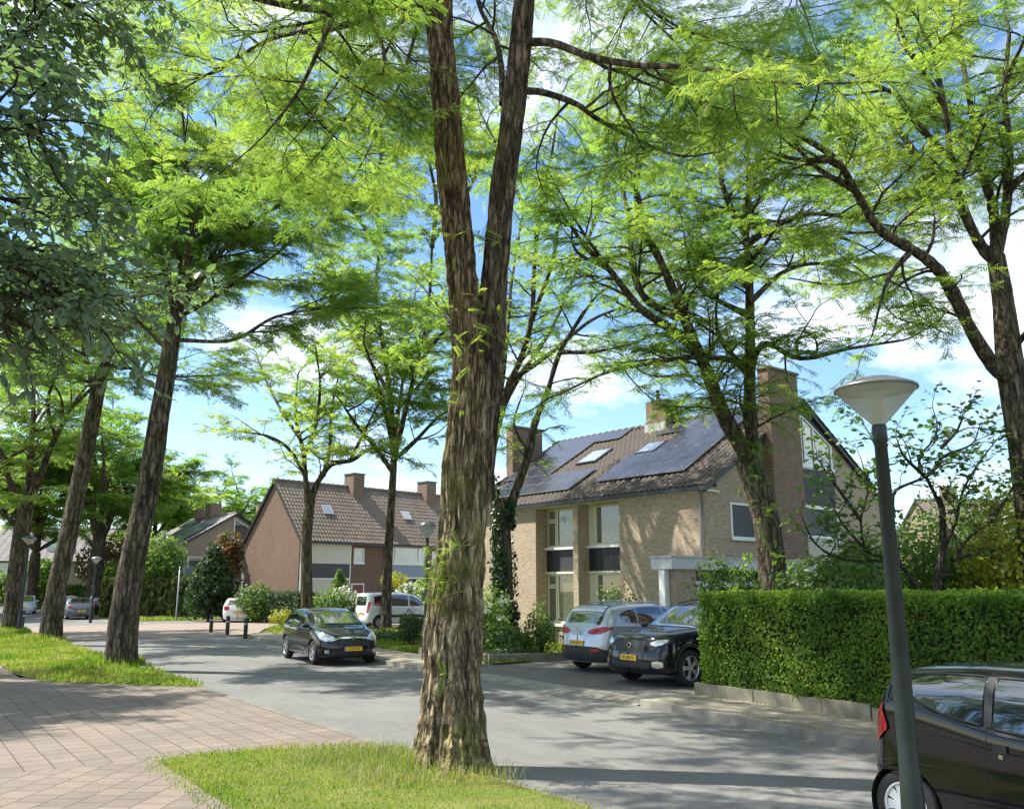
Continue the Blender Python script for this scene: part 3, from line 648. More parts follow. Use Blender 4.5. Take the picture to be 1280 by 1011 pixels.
def big_tree(seed, label, base, trunk, tr, limbs, prm, tpl=MID, leaf='leaf_far', bark='bark_far', sides=28, flare=.14, keep=1.0, bias=0.0, depth=.035, tn=90, ys=1.0, extra=0, exL=2.6, slim=1.0):
    t = Tree(seed, **prm); b = np.array([base[0], base[1], base[2] if len(base) > 2 else 0.0])
    S = lambda rows: px(*[(u, v, Y_ * ys) for u, v, Y_ in rows])
    tp = S(trunk); tp[0] = b - [0, 0, .12]; tr = [x * ys * slim for x in tr]
    bark_trunk(t.w, tp, tr, sides, tn, flare=flare, fl_h=.5, depth=depth, ph=seed * 1.7)
    LP = []
    for l in limbs:
        r0, r1 = l[0]; r0 *= ys * max(.72, slim); r1 *= ys * .8; q = t.limb(S(l[1:]), r0, r1, 7, .22); LP.append((q, r0))
    for i in range(extra):
        q, r0 = LP[i % len(LP)]; j = int(len(q) * t.rnd.uniform(.3, .85)); tan = q[j] - q[j - 1]; tan /= np.linalg.norm(tan)
        az = t.rnd.random() * 6.283; d = tan * .5 + np.array([math.cos(az), math.sin(az), t.rnd.uniform(-.1, .5)]); d /= np.linalg.norm(d)
        L = exL * t.rnd.uniform(.6, 1.2); sd = np.array([-d[1], d[0], 0]) * t.rnd.uniform(-.3, .3)
        t.limb([q[j], q[j] + d * L * .5 + sd * L, q[j] + d * L + [0, 0, .1 * L]], r0 * .4, .015, 6, .2)
    e = thing('honey_locust_tree', label, 'tree', b, 0, GLED)
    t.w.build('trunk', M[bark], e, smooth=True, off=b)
    t.crown(tpl, 'crown', M[leaf], e, b, keep, bias)
    print('TREE', label[:40], t.count)
    return e
prm2 = dict(L1=2.1, n1=3.0, L2=1.0, n2=5.0, nf=22, fsize=.27, up=.16, flat=.88)
# T2: leaning trunk by the road, broad layered crown
Y = 24.4
big_tree(2, 'leaning trunk on the left verge with a wide layered crown, third from the left edge', (*P(149, 832, 22.5)[:2], .17),
  [(149, 832, Y), (155, 770, Y), (168, 690, Y), (185, 610, Y), (198, 530, Y), (208, 470, Y), (217, 410, Y), (222, 385, Y)], [.47, .44, .40, .36, .33, .29, .25, .22],
  [[(.12, .03), (220, 400, Y), (208, 350, 24), (195, 300, 23.4), (160, 250, 22.8), (110, 215, 22.2)], [(.11, .03), (222, 390, Y), (225, 330, 24.6), (208, 285, 25), (190, 230, 25.4), (165, 170, 26)],
   [(.12, .03), (222, 390, Y), (238, 330, Y), (240, 260, 24), (232, 190, 23.6), (228, 130, 23.4)], [(.12, .03), (223, 390, Y), (245, 330, 24.8), (262, 280, 25.2), (275, 215, 25.6), (268, 140, 26)],
   [(.11, .03), (224, 390, Y), (255, 345, 24), (290, 300, 23.4), (340, 262, 22.8), (400, 238, 22.4), (450, 236, 22)], [(.10, .025), (224, 385, Y), (265, 320, 25), (310, 240, 25.8), (345, 170, 26.4), (360, 120, 27)],
   [(.09, .025), (226, 395, Y), (270, 370, 25), (335, 325, 26), (390, 285, 27), (450, 270, 27.6)], [(.08, .02), (216, 425, Y), (290, 425, 24), (345, 396, 23.6), (410, 386, 23.2), (470, 385, 23)],
   [(.08, .02), (212, 440, Y), (170, 400, 25), (130, 370, 25.6), (95, 360, 26)], [(.09, .02), (222, 390, Y), (230, 340, 22.6), (240, 290, 21), (250, 250, 19.6)], [(.09, .02), (222, 390, Y), (232, 340, 26.4), (250, 290, 28), (270, 250, 29.4)]],
  dict(prm2, n1=2.3, nf=21), ys=22.5 / 24.4, extra=20, slim=.84)
t2 = bpy.data.objects['honey_locust_tree.001']; copy_thing(t2, (-16.2, 17.2, 0), 2.1, 'tree off the left edge of the picture whose crown shades the paving', .8)
# T3, T4: further along the left verge
big_tree(3, 'dark trunk leaning right on the left verge, second trunk from the left edge', (*P(62, 800, 32.3)[:2], .2),
  [(62, 800, 36.5), (72, 730, 36.5), (92, 640, 36.5), (108, 560, 36.5), (122, 490, 36.5), (128, 460, 36.5)], [.56, .52, .47, .43, .4, .34],
  [[(.2, .05), (124, 480, 36.5), (140, 440, 36), (165, 400, 35), (200, 380, 34)], [(.18, .05), (120, 500, 36.5), (108, 450, 37), (95, 400, 38), (80, 340, 39)], [(.16, .04), (128, 460, 36.5), (135, 400, 36.5), (130, 330, 36), (120, 270, 35.5)],
   [(.15, .04), (126, 470, 36.5), (150, 420, 38.5), (180, 350, 40), (210, 300, 41)], [(.14, .04), (124, 480, 36.5), (90, 470, 35), (50, 440, 34), (10, 430, 33)], [(.12, .04), (128, 455, 36.5), (160, 460, 35.5), (200, 470, 34.6), (250, 470, 34)]],
  dict(prm2, n1=1.5, L1=2.6, L2=1.2, n2=3.4, nf=16, fsize=.34), tn=60, ys=32.3 / 36.5, extra=14, exL=3, slim=.74)
big_tree(4, 'forked dark trunk at the left edge of the verge beside the lamp post', (*P(14, 787, 40.5)[:2], .2),
  [(14, 787, 46), (20, 720, 46), (28, 660, 46), (34, 620, 46)], [.62, .58, .55, .5],
  [[(.36, .12), (32, 640, 46), (48, 600, 45.6), (68, 550, 45), (92, 505, 44)], [(.3, .08), (34, 630, 46), (40, 560, 46.4), (42, 500, 47), (40, 440, 48)], [(.28, .08), (30, 640, 46), (12, 600, 46), (0, 560, 46), (-15, 500, 46)], [(.2, .08), (26, 660, 46), (0, 640, 45), (-30, 630, 44)],
   [(.16, .05), (70, 550, 45), (60, 500, 44), (80, 440, 43), (70, 380, 42)], [(.16, .05), (90, 508, 44), (130, 470, 43), (150, 440, 42)]],
  dict(prm2, n1=1.4, L1=3.0, L2=1.4, n2=3.0, nf=14, fsize=.42), tn=50, ys=40.5 / 46, extra=12, exL=3.5, slim=.72)
# T8: two-stemmed tree behind the hedge
Y = 21
big_tree(8, 'tall tree forking in two behind the clipped hedge, in front of the brick gable', P(966, 790, Y) * [1, 1, 0],
  [(968, 800, Y), (967, 740, Y), (962, 680, Y), (955, 640, Y), (943, 600, Y), (932, 572, Y)], [.42, .40, .38, .37, .37, .33],
  [[(.27, .1), (945, 606, Y), (925, 555, 20.9), (905, 520, 20.8), (888, 475, 20.7), (871, 435, 20.6), (850, 385, 20.4), (825, 325, 20.2), (800, 285, 20)], [(.25, .1), (946, 600, Y), (941, 560, Y), (937, 500, 21.1), (938, 420, 21.2), (936, 340, 21.3), (932, 290, 21.4)],
   [(.15, .05), (872, 440, 20.6), (840, 412, 20.2), (800, 385, 19.8), (760, 335, 19.4), (735, 312, 19), (715, 285, 18.6)], [(.13, .05), (848, 398, 20.4), (806, 372, 20.6), (790, 330, 20.8), (788, 290, 21), (778, 230, 21.4), (770, 180, 21.8)], [(.09, .03), (800, 285, 20), (795, 235, 20), (805, 180, 20), (800, 130, 20)],
   [(.12, .04), (932, 292, 21.4), (915, 262, 21.2), (902, 225, 21), (900, 170, 20.8), (895, 110, 20.6)], [(.12, .04), (932, 292, 21.4), (936, 240, 21.8), (935, 190, 22.2), (945, 130, 22.6)], [(.11, .03), (935, 305, 21.4), (965, 285, 20.8), (1010, 268, 20.2), (1060, 272, 19.6), (1110, 282, 19)],
   [(.10, .03), (937, 310, 21.3), (945, 296, 21.8), (1000, 288, 22.6), (1060, 300, 23.4), (1100, 320, 24)], [(.11, .03), (936, 470, 21.1), (955, 430, 20.6), (1000, 448, 20), (1060, 436, 19.4), (1130, 425, 18.8)], [(.10, .03), (938, 470, 21.1), (912, 450, 20.6), (860, 447, 20), (810, 455, 19.4), (760, 465, 18.8), (700, 492, 18)],
   [(.10, .03), (936, 380, 21.2), (980, 340, 22), (1030, 330, 23), (1090, 350, 24)], [(.10, .03), (936, 360, 21.2), (900, 330, 22.4), (870, 300, 23.6), (840, 270, 24.6)], [(.09, .03), (860, 420, 20.6), (850, 360, 22), (835, 320, 23), (830, 280, 24)], [(.08, .03), (936, 330, 21.3), (960, 300, 19.8), (980, 260, 18.6)]],
  dict(prm2, n1=2.4, nf=22, fsize=.225), depth=.03, extra=18, slim=.84, keep=.8, leaf='leaf_near')
# T9: at the right edge
Y = 17.5
big_tree(9, 'tree at the right edge behind the hedge with one long limb reaching left', P(1300, 800, Y) * [1, 1, 0],
  [(1302, 800, Y), (1296, 680, Y), (1284, 580, Y), (1272, 510, Y), (1262, 450, Y), (1254, 380, Y), (1245, 320, Y)], [.42, .40, .36, .34, .30, .25, .2],
  [[(.19, .05), (1266, 480, Y), (1240, 455, 17.2), (1215, 415, 17), (1190, 365, 16.8), (1170, 335, 16.6), (1140, 312, 16.4), (1100, 288, 16), (1070, 240, 15.6), (1045, 200, 15.2), (1000, 170, 14.8), (960, 150, 14.4)], [(.16, .05), (1246, 330, Y), (1222, 300, 17.4), (1200, 250, 17.2), (1190, 200, 17), (1180, 130, 16.8), (1165, 60, 16.6)],
   [(.15, .05), (1244, 325, Y), (1243, 270, 17.8), (1225, 200, 18.2), (1215, 140, 18.6), (1200, 60, 19), (1190, 0, 19.4)], [(.14, .05), (1246, 330, Y), (1258, 260, 17.4), (1262, 190, 17.2), (1256, 120, 17), (1262, 40, 16.8)], [(.1, .03), (1196, 240, 17.2), (1160, 210, 17.8), (1130, 170, 18.4), (1105, 130, 19), (1090, 80, 19.5)],
   [(.1, .03), (1190, 200, 17), (1150, 160, 16.4), (1120, 120, 15.8), (1080, 100, 15.2)], [(.1, .03), (1258, 240, 17.3), (1300, 200, 16.8), (1340, 160, 16.4)], [(.09, .03), (1180, 130, 16.8), (1140, 70, 16.2), (1120, 20, 15.6)], [(.09, .03), (1262, 440, Y), (1300, 400, 17), (1350, 370, 16.6)], [(.08, .02), (1140, 312, 16.4), (1110, 350, 16.4), (1090, 420, 16.4)]],
  dict(prm2, n1=2.1, nf=22, fsize=.21), depth=.03, leaf='leaf_near', bias=.05, extra=14, slim=.86)
# T7: ivy-clad trunk before the house
Y = 28.8
e7 = big_tree(7, 'ivy-clad trunk in the garden bed before the left part of the brick house', (*P(628, 800, Y)[:2], 0),
  [(630, 815, Y), (629, 760, Y), (628, 700, Y), (626, 650, Y), (624, 625, Y)], [.46, .42, .40, .38, .36],
  [[(.24, .09), (618, 640, Y), (612, 600, Y), (616, 555, Y), (628, 510, Y), (636, 480, Y), (650, 450, 28.4), (664, 400, 28), (668, 330, 27.6)], [(.22, .08), (632, 650, Y), (645, 612, Y), (660, 570, 28.6), (668, 530, 28.4), (684, 490, 28), (700, 440, 27.6), (730, 390, 27)],
   [(.14, .05), (630, 505, Y), (650, 470, 29.4), (690, 410, 30), (720, 340, 31)], [(.13, .05), (640, 475, Y), (690, 440, 29), (740, 400, 29.5), (790, 380, 30)], [(.12, .05), (620, 540, Y), (632, 440, 30), (640, 350, 31), (655, 260, 32)], [(.12, .04), (664, 400, 28), (690, 330, 27), (700, 260, 26)], [(.12, .04), (625, 510, Y), (590, 450, 30), (560, 400, 31), (530, 360, 32)], [(.1, .04), (700, 440, 27.6), (740, 440, 26.6), (790, 430, 25.6)], [(.1, .04), (668, 330, 27.6), (675, 260, 27.4), (690, 190, 27.2), (700, 120, 27)], [(.1, .04), (720, 340, 31), (745, 270, 31.4), (760, 200, 31.8), (775, 130, 32)], [(.1, .04), (655, 260, 32), (630, 200, 32.4), (600, 140, 32.8)]],
  dict(prm2, n1=1.35, nf=14, fsize=.28, L1=2.2, L2=1.1, n2=4.0), tn=50, extra=6, slim=.8, keep=.75)
iv = MB(); rg = np.random.default_rng(77); k = 5200; b7 = np.array(e7.location)
vv = rg.uniform(0, 1, k) ** .8; ang = rg.normal(-.5, .75, k); zz_ = vv * 5.6 + .1
rad = .43 - .02 * zz_ + rg.uniform(.0, .13, k) * (1.2 - vv)
ok = vnoise(np.cos(ang) * 3, zz_ * 1.1, 4) > .36 + .25 * (vv > .8); ang, zz_, rad = ang[ok], zz_[ok], rad[ok]; k = len(ang)
o3 = np.stack([np.sin(ang + 1.0), -np.cos(ang + 1.0), 0 * ang], 1)
scatter(iv, leaf_template(.45), o3 * rad[:, None] + np.stack([0 * zz_, 0 * zz_, zz_], 1), rg.normal(0, .5, (k, 3)) + [0, 0, -.6], o3 + rg.normal(0, .35, (k, 3)), rg.uniform(.07, .14, k), rg.random(k))
iv.build('ivy', M['ivy'], e7, rnd=True)
# T6, T5: further garden trees in front of the terrace
Y = 45
big_tree(6, 'straight slim trunk on the lawn left of the lamp post, before the white van', (*G(482, 786)[:2], 0),
  [(482, 786, Y), (484, 720, Y), (488, 650, Y), (491, 600, Y), (493, 560, Y)], [.50, .42, .36, .33, .3],
  [[(.26, .08), (492, 565, Y), (488, 500, 45), (480, 440, 45), (470, 370, 45), (475, 300, 45)], [(.24, .08), (493, 570, Y), (505, 520, 44.5), (520, 460, 44), (535, 390, 43.5), (540, 310, 43)], [(.2, .06), (491, 590, Y), (470, 560, 44), (445, 530, 43), (425, 500, 42)], [(.2, .06), (493, 575, Y), (520, 550, 45), (550, 520, 45.5), (585, 500, 46)],
   [(.18, .06), (486, 490, Y), (455, 440, 46), (420, 390, 47), (405, 330, 48)], [(.18, .06), (520, 460, 44), (550, 420, 42), (580, 390, 41)], [(.18, .06), (492, 560, Y), (500, 500, 47.5), (510, 430, 50), (520, 360, 51.5)], [(.2, .06), (475, 300, 45), (470, 240, 44.6), (478, 180, 44), (470, 130, 43.6)], [(.18, .06), (474, 310, 45), (440, 260, 46), (420, 210, 47), (405, 170, 48)], [(.18, .06), (540, 310, 43), (545, 250, 43), (535, 190, 43), (540, 140, 43)], [(.15, .05), (542, 300, 43), (580, 250, 42), (600, 200, 41.6), (610, 150, 41)],
   [(.18, .06), (492, 560, Y), (480, 510, 42.5), (470, 470, 41), (455, 430, 39.5)]],
  dict(prm2, n1=1.45, nf=13, fsize=.38, L1=3.0, L2=1.4, n2=3.6), tpl=FAR, tn=40, bias=.15, leaf='leaf_near', extra=14, exL=3.5, slim=.56)
Y = 45
big_tree(5, 'mossy trunk behind the black hatchback, at the corner of the far terrace', (*P(384, 790, Y)[:2], 0),
  [(384, 790, Y), (383, 730, Y), (383, 680, Y), (386, 640, Y), (390, 612, Y)], [.46, .43, .41, .40, .36],
  [[(.26, .07), (386, 640, Y), (382, 600, Y), (379, 565, 45.4), (370, 520, 46), (372, 470, 46.5)], [(.26, .07), (390, 620, Y), (400, 598, Y), (415, 580, 44.6), (440, 575, 44), (465, 560, 43.4), (490, 568, 43)], [(.18, .05), (404, 595, Y), (412, 560, 45.4), (415, 510, 46), (425, 460, 46.5)], [(.16, .05), (380, 590, Y), (360, 560, 44.4), (335, 545, 44), (305, 540, 43.6)],
   [(.16, .05), (380, 570, Y), (395, 530, 43), (400, 480, 41), (395, 440, 40)], [(.14, .05), (376, 550, 45.4), (350, 510, 47), (330, 470, 48.5), (320, 440, 50)], [(.13, .05), (438, 575, 44), (455, 540, 43), (470, 510, 42)]],
  dict(prm2, n1=1.3, nf=11.5, fsize=.36, L1=2.6, L2=1.25, n2=3.4), tpl=FAR, tn=40, bias=.2, leaf='leaf_near', extra=8, exL=3, slim=.66)
# far street trees: one more full tree, copied along both sides
Y = 75
src = big_tree(15, 'forked tree behind the parked grey car at the far bend of the street', (*P(116, 770, Y)[:2], 0),
  [(116, 775, Y), (118, 730, Y), (122, 690, Y), (125, 672, Y)], [.7, .62, .58, .5],
  [[(.4, .12), (124, 680, Y), (116, 640, Y), (120, 590, Y), (112, 540, Y)], [(.4, .12), (126, 675, Y), (140, 640, Y), (148, 600, Y), (160, 550, Y)], [(.25, .1), (120, 650, Y), (95, 610, 74), (70, 590, 73), (50, 570, 72)], [(.25, .1), (142, 635, Y), (175, 610, 76), (200, 600, 77), (230, 590, 78)],
   [(.25, .1), (124, 670, Y), (130, 620, 78), (135, 570, 80), (140, 520, 82)], [(.25, .1), (124, 670, Y), (128, 630, 72), (130, 590, 70), (128, 550, 68)]],
  dict(prm2, n1=1.2, nf=9, fsize=.75, L1=3.8, L2=1.9, n2=2.6), tpl=FAR, tn=30, extra=10, exL=4)
for (u, Yd, rz, sc, lab) in [(40, 84, 1.9, .85, 'slim pale trunk between the two leftmost dark trunks, far along the street'), (-70, 70, 4.2, 1.0, 'far street tree beyond the left edge of the picture'), (178, 96, 3.1, .9, 'distant tree showing over the hedge at the far bend'),
                             (-190, 60, 5.1, 1.0, 'large street tree far to the left of the verge trunks'), (255, 120, .7, 1.0, 'distant tree behind the far house with solar panels'),
                             (-330, 95, 1.2, 1.0, 'distant street tree well beyond the left edge'), (-470, 120, 3.6, 1.1, 'farthest street tree beyond the left edge'), (330, 150, 2.2, 1.1, 'treetop showing above the roof beside the tall chimney wall')]:
    p = P(u, 735, Yd); copy_thing(src, (p[0], p[1], 0), rz, lab, sc)
# ---------------------------------------------------------------- houses
def tile_roof(m, x0, x1, y0, z0, y1, z1, wave=.24, amp=.022, row=.34, dx=.048, dy=.085):
    L = math.hypot(y1 - y0, z1 - z0); xs = np.arange(x0, x1 + dx, dx); ss = np.arange(0, L + dy * .5, dy); ss = ss * L / ss[-1]
    S, X = np.meshgrid(ss, xs, indexing='ij')
    h = amp * np.sin(X / wave * 2 * np.pi) + .6 * amp * np.sin(X / wave * 4 * np.pi + 1) + .035 * (1 - (S / row) % 1) + .01 * (vnoise(np.floor(X / wave), np.floor(S / row), 1) - .5)
    cy, cz = (y1 - y0) / L, (z1 - z0) / L
    g = np.stack([X, y0 + S * cy - h * cz * (1 if y1 > y0 else -1) * 1.0, z0 + S * cz + h * abs(cy)], -1)
    if y1 < y0: g = g[:, ::-1]
    m.grid(g[:, ::-1] if y1 > y0 else g[:, ::-1])
    return m
def slope_box(m, x0, x1, s0, s1, y0, z0, ang, h0, h1):
    """a slab lying on the roof slope: s up the slope, h above it"""
    V = []
    for h in (h0, h1):
        for s in (s0, s1):
            for x in (x0, x1): V.append((x, y0 + s * math.cos(ang) - h * math.sin(ang), z0 + s * math.sin(ang) + h * math.cos(ang)))
    return m.add(V, [(0, 2, 3, 1), (4, 5, 7, 6), (0, 1, 5, 4), (2, 6, 7, 3), (0, 4, 6, 2), (1, 3, 7, 5)])
def gable_house(name, label, O, rz, L, Wd, eave, ridge, brick, tile, over=.45, fover=None, y_in=0.0, group=None, back=True, cat='house', dx=.048):
    e = thing(name, label, cat, (O[0], O[1], 0), rz, group)
    hw = Wd / 2; k = (ridge - eave) / hw; w = MB(); fo = over if fover is None else fover
    zl = lambda y: eave - .12 + k * min(y, Wd - y)
    w.prism([(y_in, -.3), (Wd, -.3), (Wd, zl(Wd)), (hw, ridge - .12), (y_in, zl(y_in))], 'x', 0, L)
    e['k'] = k
    r = MB(); tile_roof(r, -.16, L + .16, -fo, eave - fo * k, hw, ridge, dx=dx)
    if back: tile_roof(r, -.16, L + .16, Wd + over, eave - over * k, hw, ridge, dx=dx * 2, dy=.17)
    ro = r.build('roof', M[tile], e, smooth=False)
    cap = MB()
    n = int((L + .3) / .38)
    for i in range(n):
        x = -.15 + i * .38
        cap.tube(np.array([(x, hw, ridge - .01), (x + .40, hw, ridge + .022)]), [.12, .135], 8, cap=True)
    cap.build('ridge', M[tile], ro, smooth=True)
    for x0, x1 in ((-.15, -.03), (L + .03, L + .15)):
        vb = MB(); vb.prism([(-fo, eave - fo * k - .20), (hw, ridge - .20), (Wd + over, eave - over * k - .20), (Wd + over, eave - over * k - .02), (hw, ridge - .015), (-fo, eave - fo * k - .02)], 'x', x0, x1)
        vb.build('verge_board', M['dark'], ro)
    return e, w, k
def window(e, x0, x1, z0, z1, y, frame='white', back='interior', fw=.07, mull=(), trans=(), sill=True, pane='glass'):
    """frame proud of the wall at y (facing -y), glass set back in it and a curtain or a dark room-shade sheet behind the glass"""
    m = MB(); d0, d1 = y - .035, y + .05
    m.box(x0, x0 + fw, d0, d1, z0, z1).box(x1 - fw, x1, d0, d1, z0, z1).box(x0 + fw, x1 - fw, d0, d1, z1 - fw, z1).box(x0 + fw, x1 - fw, d0, d1, z0, z0 + fw)
    for q in mull: m.box(q - fw * .45, q + fw * .45, d0 + .004, d1, z0 + fw, z1 - fw)
    for q in trans: m.box(x0 + fw, x1 - fw, d0 + .007, d1, q - fw * .4, q + fw * .4)
    f = m.build('window', M[frame], e)
    MB().box(x0 + fw, x1 - fw, y - .008, y + .002, z0 + fw, z1 - fw).build('pane', M[pane], f)
    if pane == 'glass': MB().box(x0 + fw, x1 - fw, y + .022, y + .03, z0 + fw, z1 - fw).build('curtain', M[back], f)  # with the interior back this is a dark sheet for room shade, not cloth
    if sill: MB().box(x0 - .04, x1 + .04, y - .10, y - .036, z0 - .06, z0 + .015).build('sill', M[frame], f)
    return f
def window_side(e, y0, y1, z0, z1, x, frame='white', back='interior', fw=.07, mull=(), sill=True, poly=None, pane='glass'):
    """a window in the gable wall that faces +x; poly gives a sloped outline (y, z)"""
    P_ = poly or [(y0, z0), (y1, z0), (y1, z1), (y0, z1)]
    c = np.mean(P_, axis=0); P_ = np.array(P_); n = len(P_); m = MB()
    inner = np.array([p + (c - p) / np.linalg.norm(c - p) * fw * 1.35 for p in P_])
    for i in range(n):
        q = [P_[i], P_[(i + 1) % n], inner[(i + 1) % n], inner[i]]
        m.prism([tuple(a) for a in q], 'x', x - .02, x + .04)
    for q in mull:
        zz0, zz1 = z0 + fw, np.interp(q, *zip(*sorted((p[0], p[1]) for p in P_ if p[1] > z0 + .3))) - fw
        m.box(x - .02, x + .036, q - fw * .5, q + fw * .5, zz0, zz1)
    f = m.build('window', M[frame], e)
    MB().prism([tuple(a) for a in inner], 'x', x + .004, x + .012).build('pane', M[pane], f)
    if pane == 'glass': MB().prism([tuple(a) for a in inner], 'x', x - .018, x + .0).build('curtain', M[back], f)  # interior back: a dark sheet painted as the room's shade, not cloth
    if sill: MB().box(x + .042, x + .1, y0 - .03, y1 + .03, z0 - .06, z0 + .01).build('sill', M[frame], f)
    return f
def ribbed(m, x0, x1, y, z0, z1, step=.11, d=.02):
    n = int((x1 - x0) / step)
    for i in range(n):
        a = x0 + i * step; m.box(a + .006, a + step - .006, y - d, y, z0, z1)
    m.box(x0, x1, y, y + .02, z0, z1); return m

# --- the brick house with solar panels
HO = np.array([-2.2023, 35.6028]); HR = R(-50.194)
H, w, k = gable_house('brick_house', 'yellow-brick gabled house with solar panels and four skylit roof bays behind the parked SUVs', HO, HR, 12.5, 11, 5.1, 8.45, 'brick', 'tile_dark', fover=.14, y_in=.6)
H['label'] = 'yellow brick house with black solar panels on a dark tiled roof, behind the driveway'
w.box(0, 4.8, 0, .6, -.3, 5.02).box(6.75, 7.0, 0, .6, -.3, 5.02).box(8.97, 12.5, 0, .6, -.3, 5.02)
wl = w.build('wall', M['brick'], H, uv=True)
MB().box(-.1, 12.6, -.12, .6, 4.86, 4.92).build('soffit', M['cream'], H)
MB().box(-.16, 12.66, -.24, -.125, 4.88, 5.01).build('gutter', M['alu_dark'], H)
dp = MB(); dp.tube(np.array([(12.36, -.18, 4.88), (12.36, -.16, 4.75), (12.36, -.07, 4.62), (12.36, -.07, 4.4), (12.36, -.07, 0.1)]), .045, 10); dp.build('downpipe', M['pipe'], H, smooth=True)
for (x0, x1) in ((4.80, 6.75), (7.0, 8.97)):
    big = x0 + .52 if x0 < 5 else x0 + .3
    for z0, z1, bk in ((3.46, 4.84, 'blind'), (.78, 2.5, 'curtain')):
        if x0 < 5:
            window(H, x0 + .02, big - .02, z1 - .42, z1, .6, 'cream', 'interior', .06, sill=False)
            window(H, x0 + .02, big - .02, z0, z1 - .44, .6, 'cream', 'interior', .06, sill=False)
        else:
            MB().box(x0, big, .55, .6, z0 - .05, z1 + .04).build('post_board', M['cream'], H)
        window(H, big, x1 - .02, z0, z1, .6, 'cream', bk, .07, sill=False)
        MB().box(x0, x1, .42, .6, z0 - .1, z0 - .004).build('sill', M['white'], H)
    MB().box(x0, x1, .46, .6, 2.504, 2.58).build('lintel', M['cream'], H)
    ribbed(MB(), x0 + .62, x1, .565, 2.585, 3.355).build('panel', M['charcoal'], H)
    MB().box(x0, x0 + .61, .54, .6, 2.585, 3.355).build('panel', M['dark'], H)
    MB().box(x0, x1, .5, .6, -.1, .675).build('panel', m_plain('pink_render', (.34, .26, .22), .8), H)
# gable side (faces the hedge)
window_side(H, 1.2, 2.48, 3.5, 4.6, 12.5, 'white', pane='dark_screen')
cm = MB(); cm.box(12.5, 12.9, 3.1, 4.82, -.3, 9.12); ch = cm.build('chimney', M['brick_chim'], H, uv=True); MB().box(12.44, 12.96, 3.04, 4.88, 9.12, 9.2).build('capping', M['concrete'], ch)
window_side(H, 4.86, 7.36, 6.12, 7.9, 12.5, 'white', 'curtain', .09, mull=(5.6, 6.2), poly=[(4.86, 6.12), (7.36, 6.12), (7.36, 6.98), (5.5, 7.92), (4.86, 7.62)])
gb = MB(); gb.prism([(4.86, 7.64), (5.5, 7.94), (7.38, 7.0), (7.38, 7.18), (5.5, 8.3), (4.86, 7.92)], 'x', 12.45, 12.53); gb.build('panel', M['charcoal'], H)
rb = MB(); rb.box(12.45, 12.52, 4.9, 7.4, 4.73, 6.02)
for i in range(22): rb.box(12.52, 12.545, 4.91 + i * .113, 4.99 + i * .113, 4.74, 6.0)
rb.build('panel', M['charcoal'], H)
window_side(H, 4.9, 7.46, 3.72, 4.7, 12.5, 'white', pane='dark_screen', mull=())
window_side(H, 4.9, 7.46, 2.9, 3.64, 12.5, 'white', pane='glass_dark', sill=False)
MB().box(12.5, 12.56, 4.86, 7.5, 4.66, 4.78).build('sill', M['white'], H)
MB().box(12.5, 12.56, 4.8, 7.42, 6.02, 6.10).build('sill', M['white'], H)
# chimneys on the ridge and at the far gable
cm = MB(); cm.box(5.95, 6.95, 4.95, 5.75, 7.6, 9.35); c = cm.build('chimney', M['brick_chim'], H, uv=True)
fl = MB(); fl.box(5.90, 7.0, 4.88, 4.945, 7.95, 8.42).box(5.88, 5.945, 4.9, 5.8, 7.95, 8.5); fl.build('flashing', M['lead'], c)
MB().lathe([(.07, 9.35), (.07, 9.6), (.11, 9.61), (.11, 9.68), (.07, 9.7), (.07, 9.78), (.1, 9.79), (.1, 9.83), (0, 9.86)], 12, c=(6.3, 5.3, 0)).build('flue', M['alu_dark'], c, smooth=True)
cm = MB(); cm.box(-.42, .0, 2.9, 4.65, -.3, 8.95); c = cm.build('chimney', M['brick_chim'], H, uv=True); MB().box(-.48, .06, 2.84, 4.71, 8.95, 9.03).build('capping', M['concrete'], c)
RA = math.atan2(3.35, 5.5)
def sp(m, x0, x1, s0, s1, h0=.06, h1=.10): return slope_box(m, x0, x1, s0, s1, 0, 5.1, RA, h0, h1)
def panels(rows):
    for (x0, x1, n, s0, s1) in rows:
        for i in range(n):
            a, b = x0 + (x1 - x0) * i / n, x0 + (x1 - x0) * (i + 1) / n
            f = sp(MB(), a + .008, b - .008, s0 + .008, s1 - .008, .09, .124).build('solar_panel', M['alu'], H)
            sp(MB(), a + .024, b - .024, s0 + .024, s1 - .024, .125, .130).build('cells', M['solar'], f, uv=True)
panels([(7.1, 11.1, 4, .98, 2.05), (7.1, 11.1, 4, 2.05, 3.12), (8.35, 11.1, 3, 3.12, 4.19), (8.35, 11.1, 3, 4.19, 5.26), (8.35, 11.1, 3, 5.26, 6.3), (7.05, 8.3, 1, 5.0, 5.95),
        (.3, 6.05, 5, .62, 1.48), (1.3, 6.05, 4, 1.48, 2.34), (.55, 3.35, 3, 2.36, 3.4), (.55, 3.35, 3, 3.4, 4.45), (.55, 3.35, 3, 4.45, 5.4), (.45, 4.8, 4, 5.42, 6.32)])
for (x0, x1, s0, s1) in ((4.2, 5.3, 3.15, 4.35), (7.25, 8.2, 3.25, 4.2)):
    f = sp(MB(), x0, x1, s0, s1, .03, .10).build('skylight', M['alu_dark'], H)
    sp(MB(), x0 + .08, x1 - .08, s0 + .08, s1 - .08, .101, .112).build('pane', m_glossglass('skylight_glass', (.30, .33, .36), .08), f)
